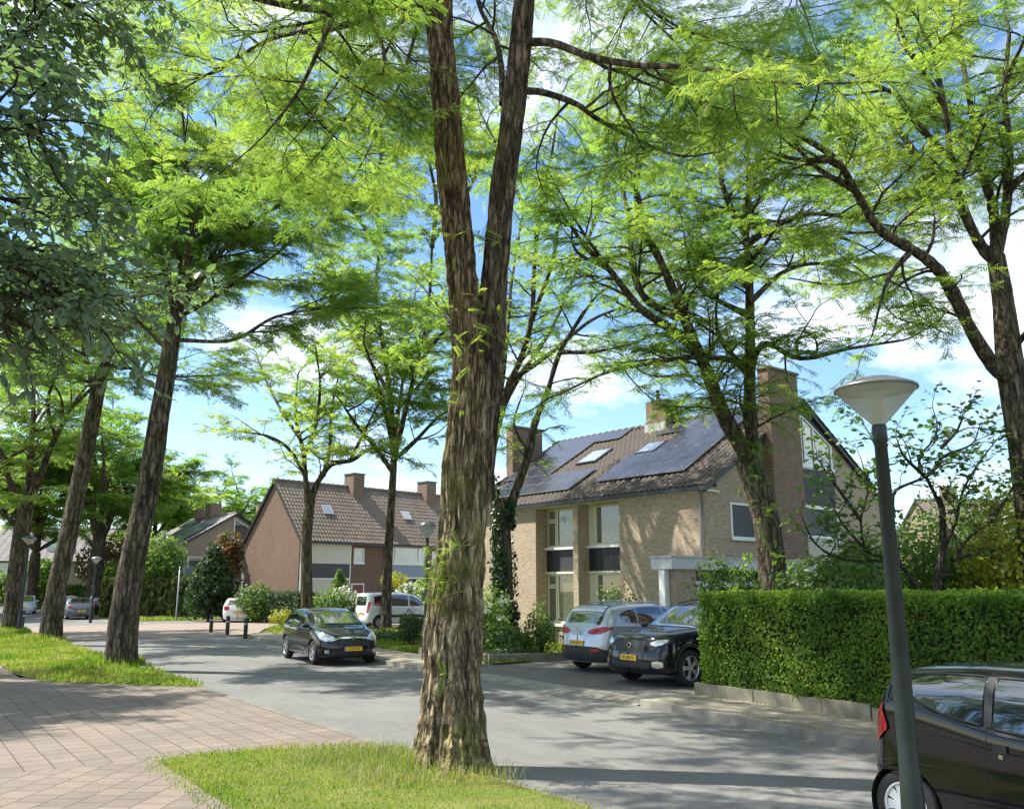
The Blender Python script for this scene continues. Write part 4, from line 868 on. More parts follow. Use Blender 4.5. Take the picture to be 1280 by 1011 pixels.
# flat-roofed garage along the gable
gz = 2.86
ga = thing('garage', 'flat-roofed garage with pale fascia below the brick gable, behind the hedge', 'garage', (HO[0], HO[1], 0), HR)
for q in ((12.52, 12.95, -2.05, -1.15), (12.6, 12.9, 2.2, 2.9), (12.6, 12.9, 5.6, 6.3), (12.6, 12.9, 9.0, 9.6)): MB().box(*q, 0, 2.5).build('pier', M['brick'], ga, uv=True)
MB().box(12.3, 13.05, -2.3, 10, 2.52, 2.84).build('fascia', M['fascia'], ga); MB().box(12.26, 13.09, -2.34, 10.04, 2.84, 2.885).build('roof', M['lead'], ga)
MB().box(12.55, 12.75, -2.28, -2.07, 0, 2.5).build('post', M['white'], ga)
for a, b in ((-1.1, 2.15), (2.95, 5.55), (6.35, 8.95)):
    n = int((b - a) / .13); d = MB(); d.box(12.62, 12.66, a, b, 0, 2.2)
    for i in range(n): d.box(12.66, 12.675, a + i * .13 + .01, a + i * .13 + .12, .02, 2.19)
    d.build('garage_door', M['white'], ga); MB().box(12.60, 12.68, a, b, 2.205, 2.5).build('transom', M['dark'], ga)
# --- the brown terrace beyond the black hatchback
TO = np.array([-12.8, 52.7]); TR = math.atan2(.714, .70); tx, ty = np.array([.70, .714]), np.array([-.714, .70])
def terrace(i, label, kind_):
    o = TO + tx * 6.45 * i
    e, w, k = gable_house('terraced_house', label, o, TR, 6.43, 6.45, 5.2, 8.75, 'brick_red', 'tile_brown', over=.35, group='houses of the brown brick terrace', dx=.06)
    w.build('wall', M['brick_red'], e, uv=True)
    MB().box(-.02, 6.44, -.46, -.36, 4.66, 4.79).build('gutter', M['alu_dark'], e)
    MB().box(0, 6.43, -.35, -.01, 4.72, 4.77).build('soffit', M['cream'], e)
    dp = MB(); dp.tube(np.array([(6.36, -.08, 4.7), (6.36, -.08, 0)]), .05, 8); dp.build('downpipe', M['fascia'], e, smooth=True)
    window(e, 3.95, 4.75, 3.55, 4.5, -.01, 'white', 'blind', .1)
    d = MB(); d.box(3.8, 3.88, -.08, 0, 0, 2.3).box(4.72, 4.8, -.08, 0, 0, 2.3).box(3.88, 4.72, -.08, 0, 2.22, 2.3); fr = d.build('door', M['white'], e)
    MB().box(4.0, 4.72, -.05, -.01, 0, 2.2).build('leaf', M['door_red'], fr); MB().box(3.88, 4.0, -.04, -.01, 0, 2.2).build('sidelight', M['glass_dark'], fr)
    if kind_ == 0:
        ribbed(MB(), .1, 3.6, -.12, 3.48, 4.7, .9, .02).build('shutter', M['screen'], e)
        MB().box(.1, 3.6, -.09, -.005, 2.62, 3.47).build('panel', M['charcoal'], e)
        MB().box(.06, 3.64, -.16, -.005, 2.5, 2.61).build('lintel', M['white'], e)
        MB().box(.14, 3.56, -.1, -.005, .4, 2.49).build('awning', M['screen'], e)
        for q in (.06, 3.6): MB().box(q, q + .07, -.14, -.005, .3, 4.7).build('post_board', M['white'], e)
    else:
        window(e, .3, 3.4, 3.55, 4.7, -.03, 'white', 'interior', .09, mull=(.75, 2.75))
        ribbed(MB(), .3, 3.4, -.08, 2.72, 3.46, 3.1, .02).build('panel', M['bluegrey'], e)
        MB().box(.26, 3.44, -.15, -.005, 2.62, 2.715).build('lintel', M['white'], e)
        aw = MB(); q = np.linspace(.3, 3.4, 40); aw.grid(np.stack([np.stack([q, 0 * q - .1, 0 * q + 2.55], -1), np.stack([q, 0 * q - .85 + .02 * np.sin(q * 9), 0 * q + 1.75], -1), np.stack([q, 0 * q - .86, 1.6 + .03 * np.sin(q * 30)], -1)])); aw.build('awning', m_plain('navy_awning', (.028, .034, .05), .8), e)
        window(e, .3, 3.4, .6, 2.5, -.01, 'white', 'interior', .09, mull=(1.8,))
    RT = math.atan2(8.75 - 5.2, 3.225)
    f = slope_box(MB(), 2.5, 3.2, 1.9, 2.7, 0, 5.2, RT, .02, .10).build('skylight', M['alu'], e)
    slope_box(MB(), 2.58, 3.12, 1.98, 2.62, 0, 5.2, RT, .101, .11).build('pane', m_glossglass('skylight_pane', (.25, .28, .3), .1), f)
    cm = MB(); cm.box(5.5, 6.4, 2.5, 3.6, 7.5, 9.6); c = cm.build('chimney', M['brick_chim'], e, uv=True); MB().box(5.44, 6.46, 2.44, 3.66, 9.6, 9.68).build('capping', M['concrete'], c)
    return e
terrace(0, 'end terraced house with cream roller shutter and big bare gable wall, behind the black hatchback', 0)
terrace(1, 'terraced house with blue-grey panel and dark awning, behind the white van', 1)
terrace(2, 'terraced house mostly hidden behind the big double trunk', 1)
# --- gabled house with solar panels at the far bend (same type as the near one)
PO = np.array([-28.4, 72.5]) + 11 * np.array([-.64, .768])
S3, w, k = gable_house('gabled_house', 'distant pale brick house with a sloping attic window, left of the brown terrace', PO, HR, 11, 11, 5.1, 8.45, 'brick_pale', 'tile_grey', dx=.12)
w.build('wall', M['brick_pale'], S3, uv=True)
window_side(S3, 5.6, 7.6, 6.2, 7.4, 11, 'white', pane='glass_dark', poly=[(5.4, 6.1), (7.2, 6.1), (7.2, 7.0), (5.4, 8.0)])
window_side(S3, 1.6, 3.6, 3.4, 4.6, 11, 'white', 'curtain'); MB().box(10.9, 11.04, 6.8, 7.5, 2, 6).build('panel', M['charcoal'], S3)
cm = MB(); cm.box(11.0, 11.5, 7.3, 10.2, -.3, 9.2); cm.build('chimney', M['brick_pale'], S3, uv=True)
for a, b, h in ((5.2, 6.6, 9.6), (2.6, 3.3, 9.3)): MB().box(a, b, 4.9, 5.9, 7.6, h).build('chimney', M['brick_chim'], S3, uv=True)
for (x0, x1, n, s0, s1) in ((3.5, 10.5, 7, 1.2, 2.9), (3.5, 10.5, 7, 2.9, 4.6), (1, 4.5, 3, 4.7, 6.2)):
    for i in range(n):
        a, b = x0 + (x1 - x0) * i / n, x0 + (x1 - x0) * (i + 1) / n
        sp(MB(), a + .01, b - .01, s0 + .01, s1 - .01, .09, .13).build('solar_panel', M['solar'], S3, uv=True)
# carport and garage beside it
p = P(190, 735, 66); q = P(246, 735, 66)
cp = thing('carport', 'white flat-roofed carport above the clipped screen hedge, far left of the terrace', 'carport', (p[0], 66, 0))
wd = q[0] - p[0]
MB().box(0, wd, 0, 3.5, 3.0, 3.5).build('roof', M['fascia'], cp); MB().box(wd * .72, wd + .05, -.06, -.005, 2.95, 3.5).build('fascia', M['bluegrey'], cp)  # blue-grey end board: reflected sky put into the fascia's colour
for i in range(5): MB().box(.3 + i * wd * .23, .42 + i * wd * .23, .3, .42, 0, 2.99).build('post', M['dark'], cp)
MB().box(.4, wd, 3.3, 3.45, 0, 2.9).build('wall', M['cream'], cp)
p = P(280, 735, 62); gx = thing('garage', 'white-fronted flat garage behind the white hatchback at the far corner', 'garage', (p[0], 62, 0), .1)
MB().box(0, 6.2, 0.3, 5, -.2, 3.3).build('wall', M['brick_red'], gx, uv=True); MB().box(1.1, 2.6, .2, .29, 2.6, 3.25).build('transom', M['white'], gx)
MB().box(-.05, .95, .15, .28, .0, 2.9).build('panel', M['white'], gx); window(gx, 1.1, 2.6, .2, 2.5, .28, 'white', 'blind', .1)
MB().box(-.1, 6.3, .1, 5.1, 3.305, 3.42).build('roof', M['lead'], gx)
# --- houses far behind
for i, (u0, Yd, L, rz, lab, br, tl) in enumerate([(-30, 100, 15, .08, 'grey-roofed row house seen between the leftmost trunks, far down the street', 'brick_pale', 'tile_grey'), (120, 112, 14, -.1, 'far grey-roofed house right of the forked tree, beyond the parked grey car', 'brick_pale', 'tile_grey'),
        (1200, 66, 12, .12, 'brown-roofed house beyond the magnolia with white window frames', 'brick_pale', 'tile_brown'), (1320, 72, 12, .12, 'brown-roofed house just past the right edge', 'brick_pale', 'tile_brown')]):
    p = P(u0, 735, Yd)
    e, w, k = gable_house('row_house', lab, p[:2], rz, L, 9, 5.4, 9.0, br, tl, dx=.14); w.build('wall', M[br], e, uv=True)
    for x in (1.2, L - 4.2):
        window(e, x, x + 2.6, 3.5, 4.8, -.01, 'white', 'interior', .1, mull=(x + 1.3,)); window(e, x, x + 2.8, .7, 2.3, -.01, 'white', 'interior', .1)
    dm = MB(); dm.box(L * .45, L * .45 + 2.2, 1.0, 3.5, 6.0, 7.9); d = dm.build('dormer', M['fascia'], e); window(d, L * .45 + .15, L * .45 + 2.05, 6.75, 7.75, .99, 'white', 'interior', .1, sill=False)
    MB().box(L * .2, L * .2 + .9, 4.0, 5.0, 8, 10.1).build('chimney', M['brick_chim'], e, uv=True)
# ---------------------------------------------------------------- cars
def m_paint(name, col, metallic=0.0, rough=.28):
    t = NT(name); o = t.coord('Object'); n = t.noise(o, 2.2, 6, .7)
    c = t.mix(.5, col, t.ramp(n, [(.3, tuple(.9 * x for x in col)), (.7, tuple(min(1, x * 1.08 + .002) for x in col))]))
    return t.pbr(c, rough, metallic=metallic, coat=1.0, spec=.5 if max(col) > .1 else .08)
PAINT = dict(black=m_paint('black_paint', (.006, .006, .008)), silver=m_paint('silver_paint', (.46, .49, .53), .55, .34), white=m_paint('white_car_paint', (.74, .75, .76)), night=m_paint('night_blue_paint', (.007, .009, .014)),
             grey=m_paint('grey_car_paint', (.10, .11, .13), .5), blue=m_paint('blue_car_paint', (.02, .06, .25), .3))
M['cglass'] = m_glossglass('car_glass', (.012, .016, .018), .02)
[setattr(n.inputs['Coat IOR'], 'default_value', 2.3) for n in M['cglass'].node_tree.nodes if n.type == 'BSDF_PRINCIPLED']
M['chrome'] = m_plain('chrome', (.75, .76, .78), .12, 1.0)
M['rim'] = m_plain('alloy_rim', (.50, .51, .53), .3, .85)
M['hub'] = m_plain('plastic_hubcap', (.60, .61, .62), .4, .3)
M['lamp'] = m_plain('lamp_glass', (.62, .66, .70), .06, .4, coat=1, vary=.3, scale=14)
M['red'] = m_plain('red_lens', (.36, .008, .012), .2, coat=.4, vary=.25, scale=10)
M['clad'] = m_plain('black_cladding', (.022, .023, .025), .6)
M['plate'] = m_plain('yellow_plate', (.80, .46, .03), .4, vary=.04)
M['ink'] = m_plain('plate_ink', (.02, .02, .02), .5)
M['bluestrip'] = m_plain('plate_strip', (.02, .07, .4), .4)
def smooth1(xs, ys, q, w=.10):
    g = np.linspace(xs[0], xs[-1], 400); v = np.interp(g, xs, ys); k = max(1, int(w / (g[1] - g[0])))
    ker = np.hanning(2 * k + 1); ker /= ker.sum(); v = np.convolve(np.pad(v, k, mode='edge'), ker, mode='valid'); return np.interp(q, g, v)
class Car:
    def __init__(s, L, W, wb, fo, r, top, belt, zl=.2, tum=.74, pf=(.75, 2.4), pr=(.5, 2.9), rake=.22, rrake=.06):
        s.L, s.W, s.r, s.zl, s.tum, s.pf, s.pr, s.rake_, s.rr_ = L, W, r, zl, tum, pf, pr, rake, rrake
        s.xf = L / 2 - fo; s.xr = s.xf - wb; s.top, s.belt = sorted(top), sorted(belt)
        h = L / 2; e = np.array([0, .002, .006, .012, .022, .038, .06, .09])
        s.xs = np.unique(np.concatenate([np.linspace(-h + .1, h - .1, 130), h - e, -h + e]))
        s.G = np.array([s.prof(x) for x in s.xs])          # n, m, 2
    def tz(s, x): return smooth1(*zip(*s.top), x)
    def bz(s, x): return np.minimum(smooth1(*zip(*s.belt), x), s.tz(x) - .03)
    def plan(s, x):
        h = s.L / 2; qf = max(0, (x - (h - s.pf[0])) / s.pf[0]); qr = max(0, (-x - (h - s.pr[0])) / s.pr[0])
        return max(.02, (1 - min(1, qf) ** s.pf[1]) ** (1 / s.pf[1]) * (1 - min(1, qr) ** s.pr[1]) ** (1 / s.pr[1]))
    def ctrl(s, x):
        zt, zb = float(s.tz(x)), float(s.bz(x)); w = s.W / 2 * s.plan(x); zl = s.zl; c = min(1, max(0, (zt - zb - .06) / .28)); l = lambda a, b: a + (b - a) * c
        return np.array([(0, zl), (w * .80, zl), (w * .95, zl + .03), (w * .985, zl + .13), (w, zl + .5 * (zb - zl)), (w * .985, zb - .07), (w * .95, zb),
                         (l(w * .88, w * (.5 * (.95 + s.tum) + .02)), zb + (zt - zb) * l(.45, .5)), (l(w * .78, w * s.tum), zb + (zt - zb) * l(.68, .87)), (l(w * .55, w * (s.tum - .14)), zb + (zt - zb) * l(.88, .972)), (w * .28, zt - .006), (0, zt)])
    def prof(s, x, n=52):
        p = catmull(np.c_[s.ctrl(x), np.zeros(12)], n)[:, :2]; p[:, 1] = np.maximum.accumulate(p[:, 1]); p[:, 0] = np.maximum(p[:, 0], 0); return p
    def rk(s, x, z):
        h = s.L / 2; f = np.clip((x - (h - .7)) / .7, 0, 1) ** 2; r = np.clip((-x - (h - .4)) / .4, 0, 1) ** 2
        sf = s.rake_ * np.clip((z - .5) / .4, 0, 2) ** 2 + .10 * np.clip((.42 - z) / .22, 0, 1) ** 2
        sr = s.rr_ * np.clip((z - .62) / .3, 0, 2) + .12 * np.clip((.45 - z) / .25, 0, 1) ** 2
        return x - f * sf + r * sr
    def sy(s, x, z):
        p = s.prof(x); return float(np.interp(z, p[8:, 1] + np.arange(len(p) - 8) * 1e-7, p[8:, 0]))
    def tzv(s, x, y):
        p = s.prof(x)[::-1][:28]; return float(np.interp(abs(y), p[:, 0], p[:, 1]))
    def edge(s, x): return float(s.ctrl(x)[8][1])
    def body(s, m, arch=1.17):
        n, k = s.G.shape[:2]; R_ = s.r * arch
        X = np.repeat(s.xs[:, None], k, 1); Y = s.G[:, :, 0]; Z = s.G[:, :, 1]
        idx = np.arange(n * k).reshape(n, k); F = np.stack([idx[:-1, :-1], idx[1:, :-1], idx[1:, 1:], idx[:-1, 1:]], -1).reshape(-1, 4)
        x, y, z = X.ravel().copy(), Y.ravel().copy(), Z.ravel().copy(); rm = np.zeros(len(F), bool)
        for cx in (s.xf, s.xr):
            d = np.hypot(x[F].mean(1) - cx, z[F].mean(1) - s.r); rm |= (d < R_) & (y[F].mean(1) > .62 * s.W / 2) & (z[F].mean(1) < s.r + R_)
        gone = np.unique(F[rm]); F = F[~rm]; keep = np.unique(F); bd = np.intersect1d(gone, keep)
        for cx in (s.xf, s.xr):
            q = bd[np.abs(x[bd] - cx) < R_ * 1.5]; q = q[(y[q] > .7 * s.W / 2)]
            d = np.hypot(x[q] - cx, z[q] - s.r); a = np.arctan2(z[q] - s.r, x[q] - cx)
            sn = np.abs(d - R_) < .09; q, a = q[sn], a[sn]
            x[q] = cx + R_ * np.cos(a); z[q] = np.maximum(s.r + R_ * np.sin(a), s.zl)
        xr = s.rk(x, z); V = np.stack([xr, y, z], 1)
        m.add(V, F); m.add(V * [1, -1, 1], F[:, ::-1]); return m
    def side(s, m, rows, off=.005, k=5, clip=True, both=True, sgn=None):
        rows = np.array(rows, float); q = np.linspace(rows[0][0], rows[-1][0], max(8, len(rows) * 5))
        order = np.argsort(rows[:, 0]); z0 = np.interp(q, rows[order, 0], rows[order, 1]); z1 = np.interp(q, rows[order, 0], rows[order, 2]); g = np.zeros((len(q), k, 3))
        for i, x in enumerate(q):
            b = min(z1[i], s.edge(x) - .015) if clip else z1[i]
            for j, z in enumerate(np.linspace(z0[i], max(b, z0[i] + .004), k)): g[i, j] = (s.rk(x, z), s.sy(x, z) + off, z)
        for sg in ((1, -1) if both else (sgn,)):
            m.grid(g * [1, sg, 1] if (sg > 0) == (q[-1] < q[0]) else (g * [1, sg, 1])[::-1])
        return m
    def over(s, m, rows, off=.006, k=15):
        """a sheet over the upper surface: rows of (x, half width)"""
        rows = np.array(rows, float); q = np.linspace(0, len(rows) - 1, len(rows) * 5); X = np.interp(q, range(len(rows)), rows[:, 0]); Wd = np.interp(q, range(len(rows)), rows[:, 1]); g = np.zeros((len(q), k, 3))
        for i, (x, w) in enumerate(zip(X, Wd)):
            for j, y in enumerate(np.linspace(-w, w, k)):
                z = s.tzv(x, y); dx = (s.tzv(x + .01, y) - s.tzv(x - .01, y)) / .02; nn = math.hypot(1, dx)
                g[i, j] = (s.rk(x, z) - off * dx / nn, y, z + off / nn)
        return m.grid(g)
    def end(s, m, rows, front=True, off=.006, k=5, mirror=True):
        """a sheet on the nose (front) or tail: rows of (y, z low, z high)"""
        rows = np.array(rows, float); q = np.linspace(0, len(rows) - 1, len(rows) * 5); Yq = np.interp(q, range(len(rows)), rows[:, 0]); A = np.interp(q, range(len(rows)), rows[:, 1]); B = np.interp(q, range(len(rows)), rows[:, 2])
        sg = 1 if front else -1; h = s.L / 2; xs = sg * np.concatenate([np.linspace(h - .9, h - .1, 20), h - np.array([.07, .045, .025, .012, .004, 0])]); g = np.zeros((len(q), k, 3))
        zs = np.linspace(A.min(), B.max(), 12); tab = np.array([[s.sy(x, z) for x in xs] for z in zs]); tops = s.tz(xs)
        tab = np.where(zs[:, None] > tops[None] - .003, 0, tab)
        for i in range(len(q)):
            for j, z in enumerate(np.linspace(A[i], B[i], k)):
                w = np.array([np.interp(z, zs, tab[:, c]) for c in range(len(xs))]); x = float(np.interp(-abs(Yq[i]), -w, xs)) if abs(Yq[i]) < w.max() else xs[0]
                g[i, j] = (s.rk(x, z) + sg * off, Yq[i] * (1 + off), z)
        m.grid(g)
        if mirror: m.grid((g * [1, -1, 1])[::-1])
        return m
def wheel(e, x, y, r, w, style, left, mats=('black', 'rim'), n=5):
    hw = w / 2; ri = r * (.66 if style != 'cap' else .68); sg = 1 if left else -1; c = (x, y, r)
    t = MB(); t.lathe([(ri - .03, -hw * .8), (ri, -hw), (r * .9, -hw), (r * .97, -hw * .85), (r, -hw * .5), (r, hw * .5), (r * .97, hw * .85), (r * .9, hw), (ri, hw), (ri - .02, hw * .8)], 40, 'y', c)
    wo = t.build('wheel', M['black'], e, smooth=True)
    b = MB(); o = sg * hw
    b.lathe([(ri, o), (ri - .012, o * 1.0), (ri - .022, o * .82), (ri - .03, -o * .6)], 40, 'y', c)
    b.lathe([(.0, o * .93), (.05, o * .92), (.062, o * .8)], 16, 'y', c)
    for i in range(n):
        a = 2 * math.pi * i / n + .3; wa = .085 if style == 'alloy' else (.05 if style == 'twin' else .07)
        for da in ((-.11, .11) if style == 'twin' else (0,)):
            ca, sa = math.cos(a + da), math.sin(a + da); V = []
            for rad, ww, yo in ((.045, .028, .9), (ri * .55, wa * .45, .88), (ri - .008, wa * .62, .86)):
                for q in (-1, 1): V.append((x + rad * sa + q * ww * ca, y + o * yo, r + rad * ca - q * ww * sa))
            V2 = [(p[0], p[1] - o * .25, p[2]) for p in V]; V = V + V2
            b.add(V, [(0, 1, 3, 2), (2, 3, 5, 4), (0, 2, 8, 6), (2, 4, 10, 8), (1, 7, 9, 3), (3, 9, 11, 5)])
    b.build('rim', M[mats[1]], wo, smooth=False)
    MB().lathe([(0, o * .35), (ri - .03, o * .35)], 24, 'y', c).build('brake_disc', M['dark'], wo)
def number_plate(e, x, y, z, nx, s, txt, tilt=0.0):
    sg = 1 if nx > 0 else -1
    m = MB(); m.boxc((x, y, z), (.016, .50, .112)); p = m.build('number_plate', M['plate'], e)
    MB().boxc((x + sg * .009, y - sg * .235, z), (.004, .03, .108)).build('plate_strip', M['bluestrip'], p)
    text('lettering', txt, .088, M['ink'], p, (x + sg * .009, y + sg * .015, z), (math.pi / 2, 0, sg * math.pi / 2))
def diamond(e, x, y, z, sg, sz, mat='chrome'):
    m = MB(); a, b = sz * .62, sz; o = [(0, b), (a, 0), (0, -b), (-a, 0)]; i_ = [(p[0] * .5, p[1] * .5) for p in o]
    for k in range(4):
        q = [o[k], o[(k + 1) % 4], i_[(k + 1) % 4], i_[k]]
        V = [(x, y + p[0], z + p[1]) for p in q] + [(x + sg * .02, y + p[0] * .96, z + p[1] * .96) for p in q]
        m.add(V, [(0, 1, 2, 3), (4, 7, 6, 5), (0, 4, 5, 1), (1, 5, 6, 2), (2, 6, 7, 3), (3, 7, 4, 0)])
    m.build('badge', M[mat], e)
def mirror(e, c, x, z, paint, sg):
    y = sg * (c.sy(x, z) + .13); m = MB(); n = 10
    t = np.linspace(0, math.pi, n); m.lathe([(max(.001, .085 * math.sin(a)), .10 * math.cos(a)) for a in t], 14, 'y', (0, 0, 0))
    V = m.V[0] * [.85, 1.05, .72] + [x, y, z + .03]; m.V[0] = V; o = m.build('mirror', PAINT[paint], e, smooth=True)
    MB().boxc((x, sg * (c.sy(x, z) + .03), z - .01), (.06, .12, .03)).build('arm', M['clad'], o)
def lines(c, m, segs, sg, w=.006):
    """shut lines: thin dark seams on the flanks"""
    for p in segs:
        p = np.array(p, float); q = catmull(np.c_[p, np.zeros(len(p))], 24)[:, :2]
        if True:
            t = np.array([(c.rk(x, z), sg * (c.sy(x, z) + .001), z) for x, z in q]); m.tube(t, w * .5, 5)
    return m
def make_car(name, label, cat, c, paint, loc, heading, side_rows, wind, rear, lines_, heads=None, tails=None, style='alloy', n=5, rimmat='rim', clad=False, plates=(), extras=None, group=None, grille=None, tw=.2, lowdetail=False):
    e = thing(name, label, cat, (loc[0], loc[1], loc[2] if len(loc) > 2 else 0), math.atan2(heading[1], heading[0]), group)
    bo = c.body(MB()).build('body', PAINT[paint], e, smooth=True)
    for rows in side_rows:
        for sg in (1, -1): c.side(MB(), rows, both=False, sgn=sg).build('side_window', M['cglass'], e, smooth=True)
    c.over(MB(), wind).build('windscreen', M['cglass'], e, smooth=True)
    if rear is not None: c.over(MB(), rear).build('rear_window', M['cglass'], e, smooth=True)
    for l in lines_ or ():
        for sg in (1, -1): lines(c, MB(), [l], sg).build('door_seam', M['dark'], e)
    for x in (c.xf, c.xr):
        R_ = c.r * 1.17
        for sg in (1, -1):
            yo, yi = sg * (c.W / 2 - .03), sg * (c.W / 2 - .36); a = np.linspace(-.35, math.pi + .35, 26)
            g = np.stack([np.stack([x + rr * np.cos(a), 0 * a + yy, np.maximum(.12, c.r + rr * np.sin(a))], -1) for rr, yy in ((R_, yo), (R_, yi), (.02, yi))])
            MB().grid(g).build('wheel_well', M['black'], e)
    for x in (c.xf, c.xr):
        for sg in (1, -1): wheel(e, x, sg * (c.W / 2 - tw / 2 - .012), c.r, tw, style, sg > 0, ('black', rimmat), n)
    if heads:
        for f in (1, -1): c.end(MB(), [(y * f, a, b) for y, a, b in heads], True, mirror=False).build('headlight', M['lamp'], e, smooth=True)
    if tails:
        for f in (1, -1): c.end(MB(), [(y * f, a, b) for y, a, b in tails], False, mirror=False, off=.008).build('tail_light', M['red'], e, smooth=True)
    if grille: c.end(MB(), grille, True, mirror=False, off=.004).build('grille', M['clad'], e, smooth=True)
    if clad:
        cm = MB(); z0 = c.zl + .01
        c.side(cm, [(c.xr + c.r * 1.2, z0, z0 + .15), (c.xf - c.r * 1.2, z0, z0 + .15)], .012, 4, False)
        for x in (c.xf, c.xr):
            a = np.linspace(-.1, math.pi + .1, 30)
            for sg in (1, -1):
                g = np.array([[(c.rk(x + R_ * math.cos(t), c.r + R_ * math.sin(t)), sg * (c.sy(x + R_ * math.cos(t), c.r + R_ * math.sin(t)) + .014), c.r + R_ * math.sin(t)) for R_ in (c.r * 1.15, c.r * 1.2, c.r * 1.34)] for t in a]); cm.grid(g)
        cm.build('cladding', M['clad'], e, smooth=True)
    for sg in (1, -1): mirror(e, c, side_rows[-1][-1][0] - .08 if False else max(r[0] for r in side_rows[0]) - .12, side_rows[0][0][1] + .02, paint, sg)
    for (front, z, t, y) in plates:
        sg = 1 if front else -1; x = c.rk(sg * c.L / 2, z) + sg * .014; number_plate(e, x, y, z, sg, 1, t)
    if extras: extras(e, c)
    return e
def handles(e, c, pts):
    for x, z in pts:
        for sg in (1, -1): MB().boxc((x, sg * (c.sy(x, z) + .018), z), (.17, .022, .026)).build('door_handle', PAINT['black'], e)

# black hatchback parked nose-on at the far kerb
c1 = Car(4.06, 1.73, 2.59, .85, .315, [(2.03, .70), (1.9, .80), (1.6, .91), (1.0, 1.01), (.92, 1.03), (.15, 1.36), (-.25, 1.43), (-.7, 1.45), (-1.3, 1.41), (-1.62, 1.34), (-1.9, 1.02), (-2.0, .85), (-2.03, .7)],
         [(2.03, .5), (1.8, .66), (.95, .92), (-1.3, 1.0), (-1.75, 1.0), (-2.0, .75), (-2.03, .6)])
SW1 = [[(.86, .945, .97), (.3, .945, 1.2), (0, .95, 1.3), (-.12, .955, 1.32)], [(-.19, .96, 1.34), (-.6, .97, 1.36), (-1.0, .99, 1.34), (-1.25, 1.03, 1.29), (-1.42, 1.1, 1.2)]]
def clio_bits(e, c):
    xf = c.rk(c.L / 2, .68)
    diamond(e, c.rk(c.L / 2, .70) + .012, 0, .70, 1, .095)
    c.end(MB(), [(-.5, .665, .715), (-.12, .70, .73), (.12, .70, .73), (.5, .665, .715)], True, mirror=False, off=.008).build('grille_bar', M['chrome'], e, smooth=True)
    c.end(MB(), [(-.62, .24, .34), (0, .24, .36), (.62, .24, .34)], True, mirror=False, off=.005).build('grille', M['clad'], e, smooth=True)
    for y in (-.66, .66):
        x = c.rk(c.L / 2 - .17, .36); MB().lathe([(0, x + .03), (.05, x + .03), (.055, x)], 16, 'x' if False else 'z', (0, 0, 0)) if False else MB().boxc((x + .0, y, .36), (.05, .1, .085)).build('fog_lamp', M['lamp'], e)
    c.side(MB(), [(-.75, .36, .375), (-.3, .37, .44), (.2, .37, .45), (.55, .37, .40)], .01, 4, False).build('side_moulding', M['chrome'], e, smooth=True)
    MB().box(1.0, 1.02, -.6, .6, 1.03, 1.05).build('wiper', M['clad'], e)
    handles(e, c, [(-.02, .87), (-.95, .92)])
LN1 = [[(.78, .93), (.83, .6), (.72, .3)], [(-.155, 1.3), (-.16, .9), (-.2, .3)], [(-1.18, 1.0), (-1.05, .75), (-.95, .5)]]
ap = AB(21.85, 10.52)
carA = make_car('hatchback_car', 'glossy black hatchback parked nose towards the camera at the far kerb', 'car', c1, 'black', AB(23.9, 10.58), np.array([.50, -.866]), SW1, [(.95, .62), (.55, .62), (.16, .55)], [(-1.62, .52), (-1.75, .56), (-1.87, .6)], LN1,
         [(.42, .66, .70), (.55, .63, .78), (.7, .62, .85), (.78, .66, .88), (.81, .75, .88)], [(.55, .78, .95), (.72, .72, .98), (.8, .75, .95)], 'twin', 5, plates=((True, .43, '1-SZV-33', 0),), extras=clio_bits, grille=[(-.45, .50, .62), (0, .50, .67), (.45, .50, .62)])
# silver compact SUV, tail towards the street
c2 = Car(4.45, 1.84, 2.65, .93, .345, [(2.22, .8), (2.1, .92), (1.7, 1.02), (1.0, 1.12), (.25, 1.50), (-.3, 1.60), (-1.2, 1.58), (-1.72, 1.50), (-1.82, 1.44), (-2.05, 1.15), (-2.17, 1.03), (-2.22, .8)], [(2.22, .6), (2.0, .8), (1.0, 1.02), (-1.3, 1.12), (-1.9, 1.12), (-2.15, .95), (-2.22, .75)], .24, .76, pr=(.62, 2.6))
SW2 = [[(.9, 1.06, 1.1), (.3, 1.06, 1.36), (0, 1.07, 1.46), (-.1, 1.075, 1.47)], [(-.17, 1.08, 1.49), (-.6, 1.09, 1.50), (-1.0, 1.11, 1.48)], [(-1.05, 1.12, 1.47), (-1.35, 1.16, 1.42), (-1.55, 1.24, 1.34)]]
def kadjar_bits(e, c):
    diamond(e, c.rk(-c.L / 2, .93) - .03, 0, .96, -1, .07)
    c.end(MB(), [(-.86, .26, .52), (-.6, .26, .60), (0, .26, .62), (.6, .26, .60), (.86, .26, .52)], False, mirror=False, off=.012).build('bumper', M['clad'], e, smooth=True)
    for y in (.55, -.55): c.end(MB(), [(y - .12, .50, .56), (y + .12, .50, .56)], False, mirror=False, off=.018).build('reflector', M['red'], e)
    sp_ = MB(); c.over(sp_, [(-1.55, .56), (-1.86, .6)], .02); sp_.build('roof_spoiler', PAINT['silver'], e, smooth=True)
    for y in (.56, -.56): MB().tube(np.array([(x, y, c.tzv(x, y) + .045) for x in np.linspace(.1, -1.4, 12)]), .014, 6).build('roof_rail', M['alu'], e)
    MB().tube(np.array([(-1.35, 0, 1.56), (-1.5, 0, 1.72)]), [.012, .004], 6).build('aerial', M['clad'], e)
    handles(e, c, [(-.05, .95), (-1.0, 1.0)])
LN2 = [[(.8, 1.05), (.85, .7), (.75, .35)], [(-.135, 1.45), (-.14, .95), (-.2, .35)], [(-1.1, 1.1), (-1.0, .85), (-.9, .55)]]
k0 = AB(16.45, 13.6); kc = k0 + np.array([*EN, 0]) * 2.22
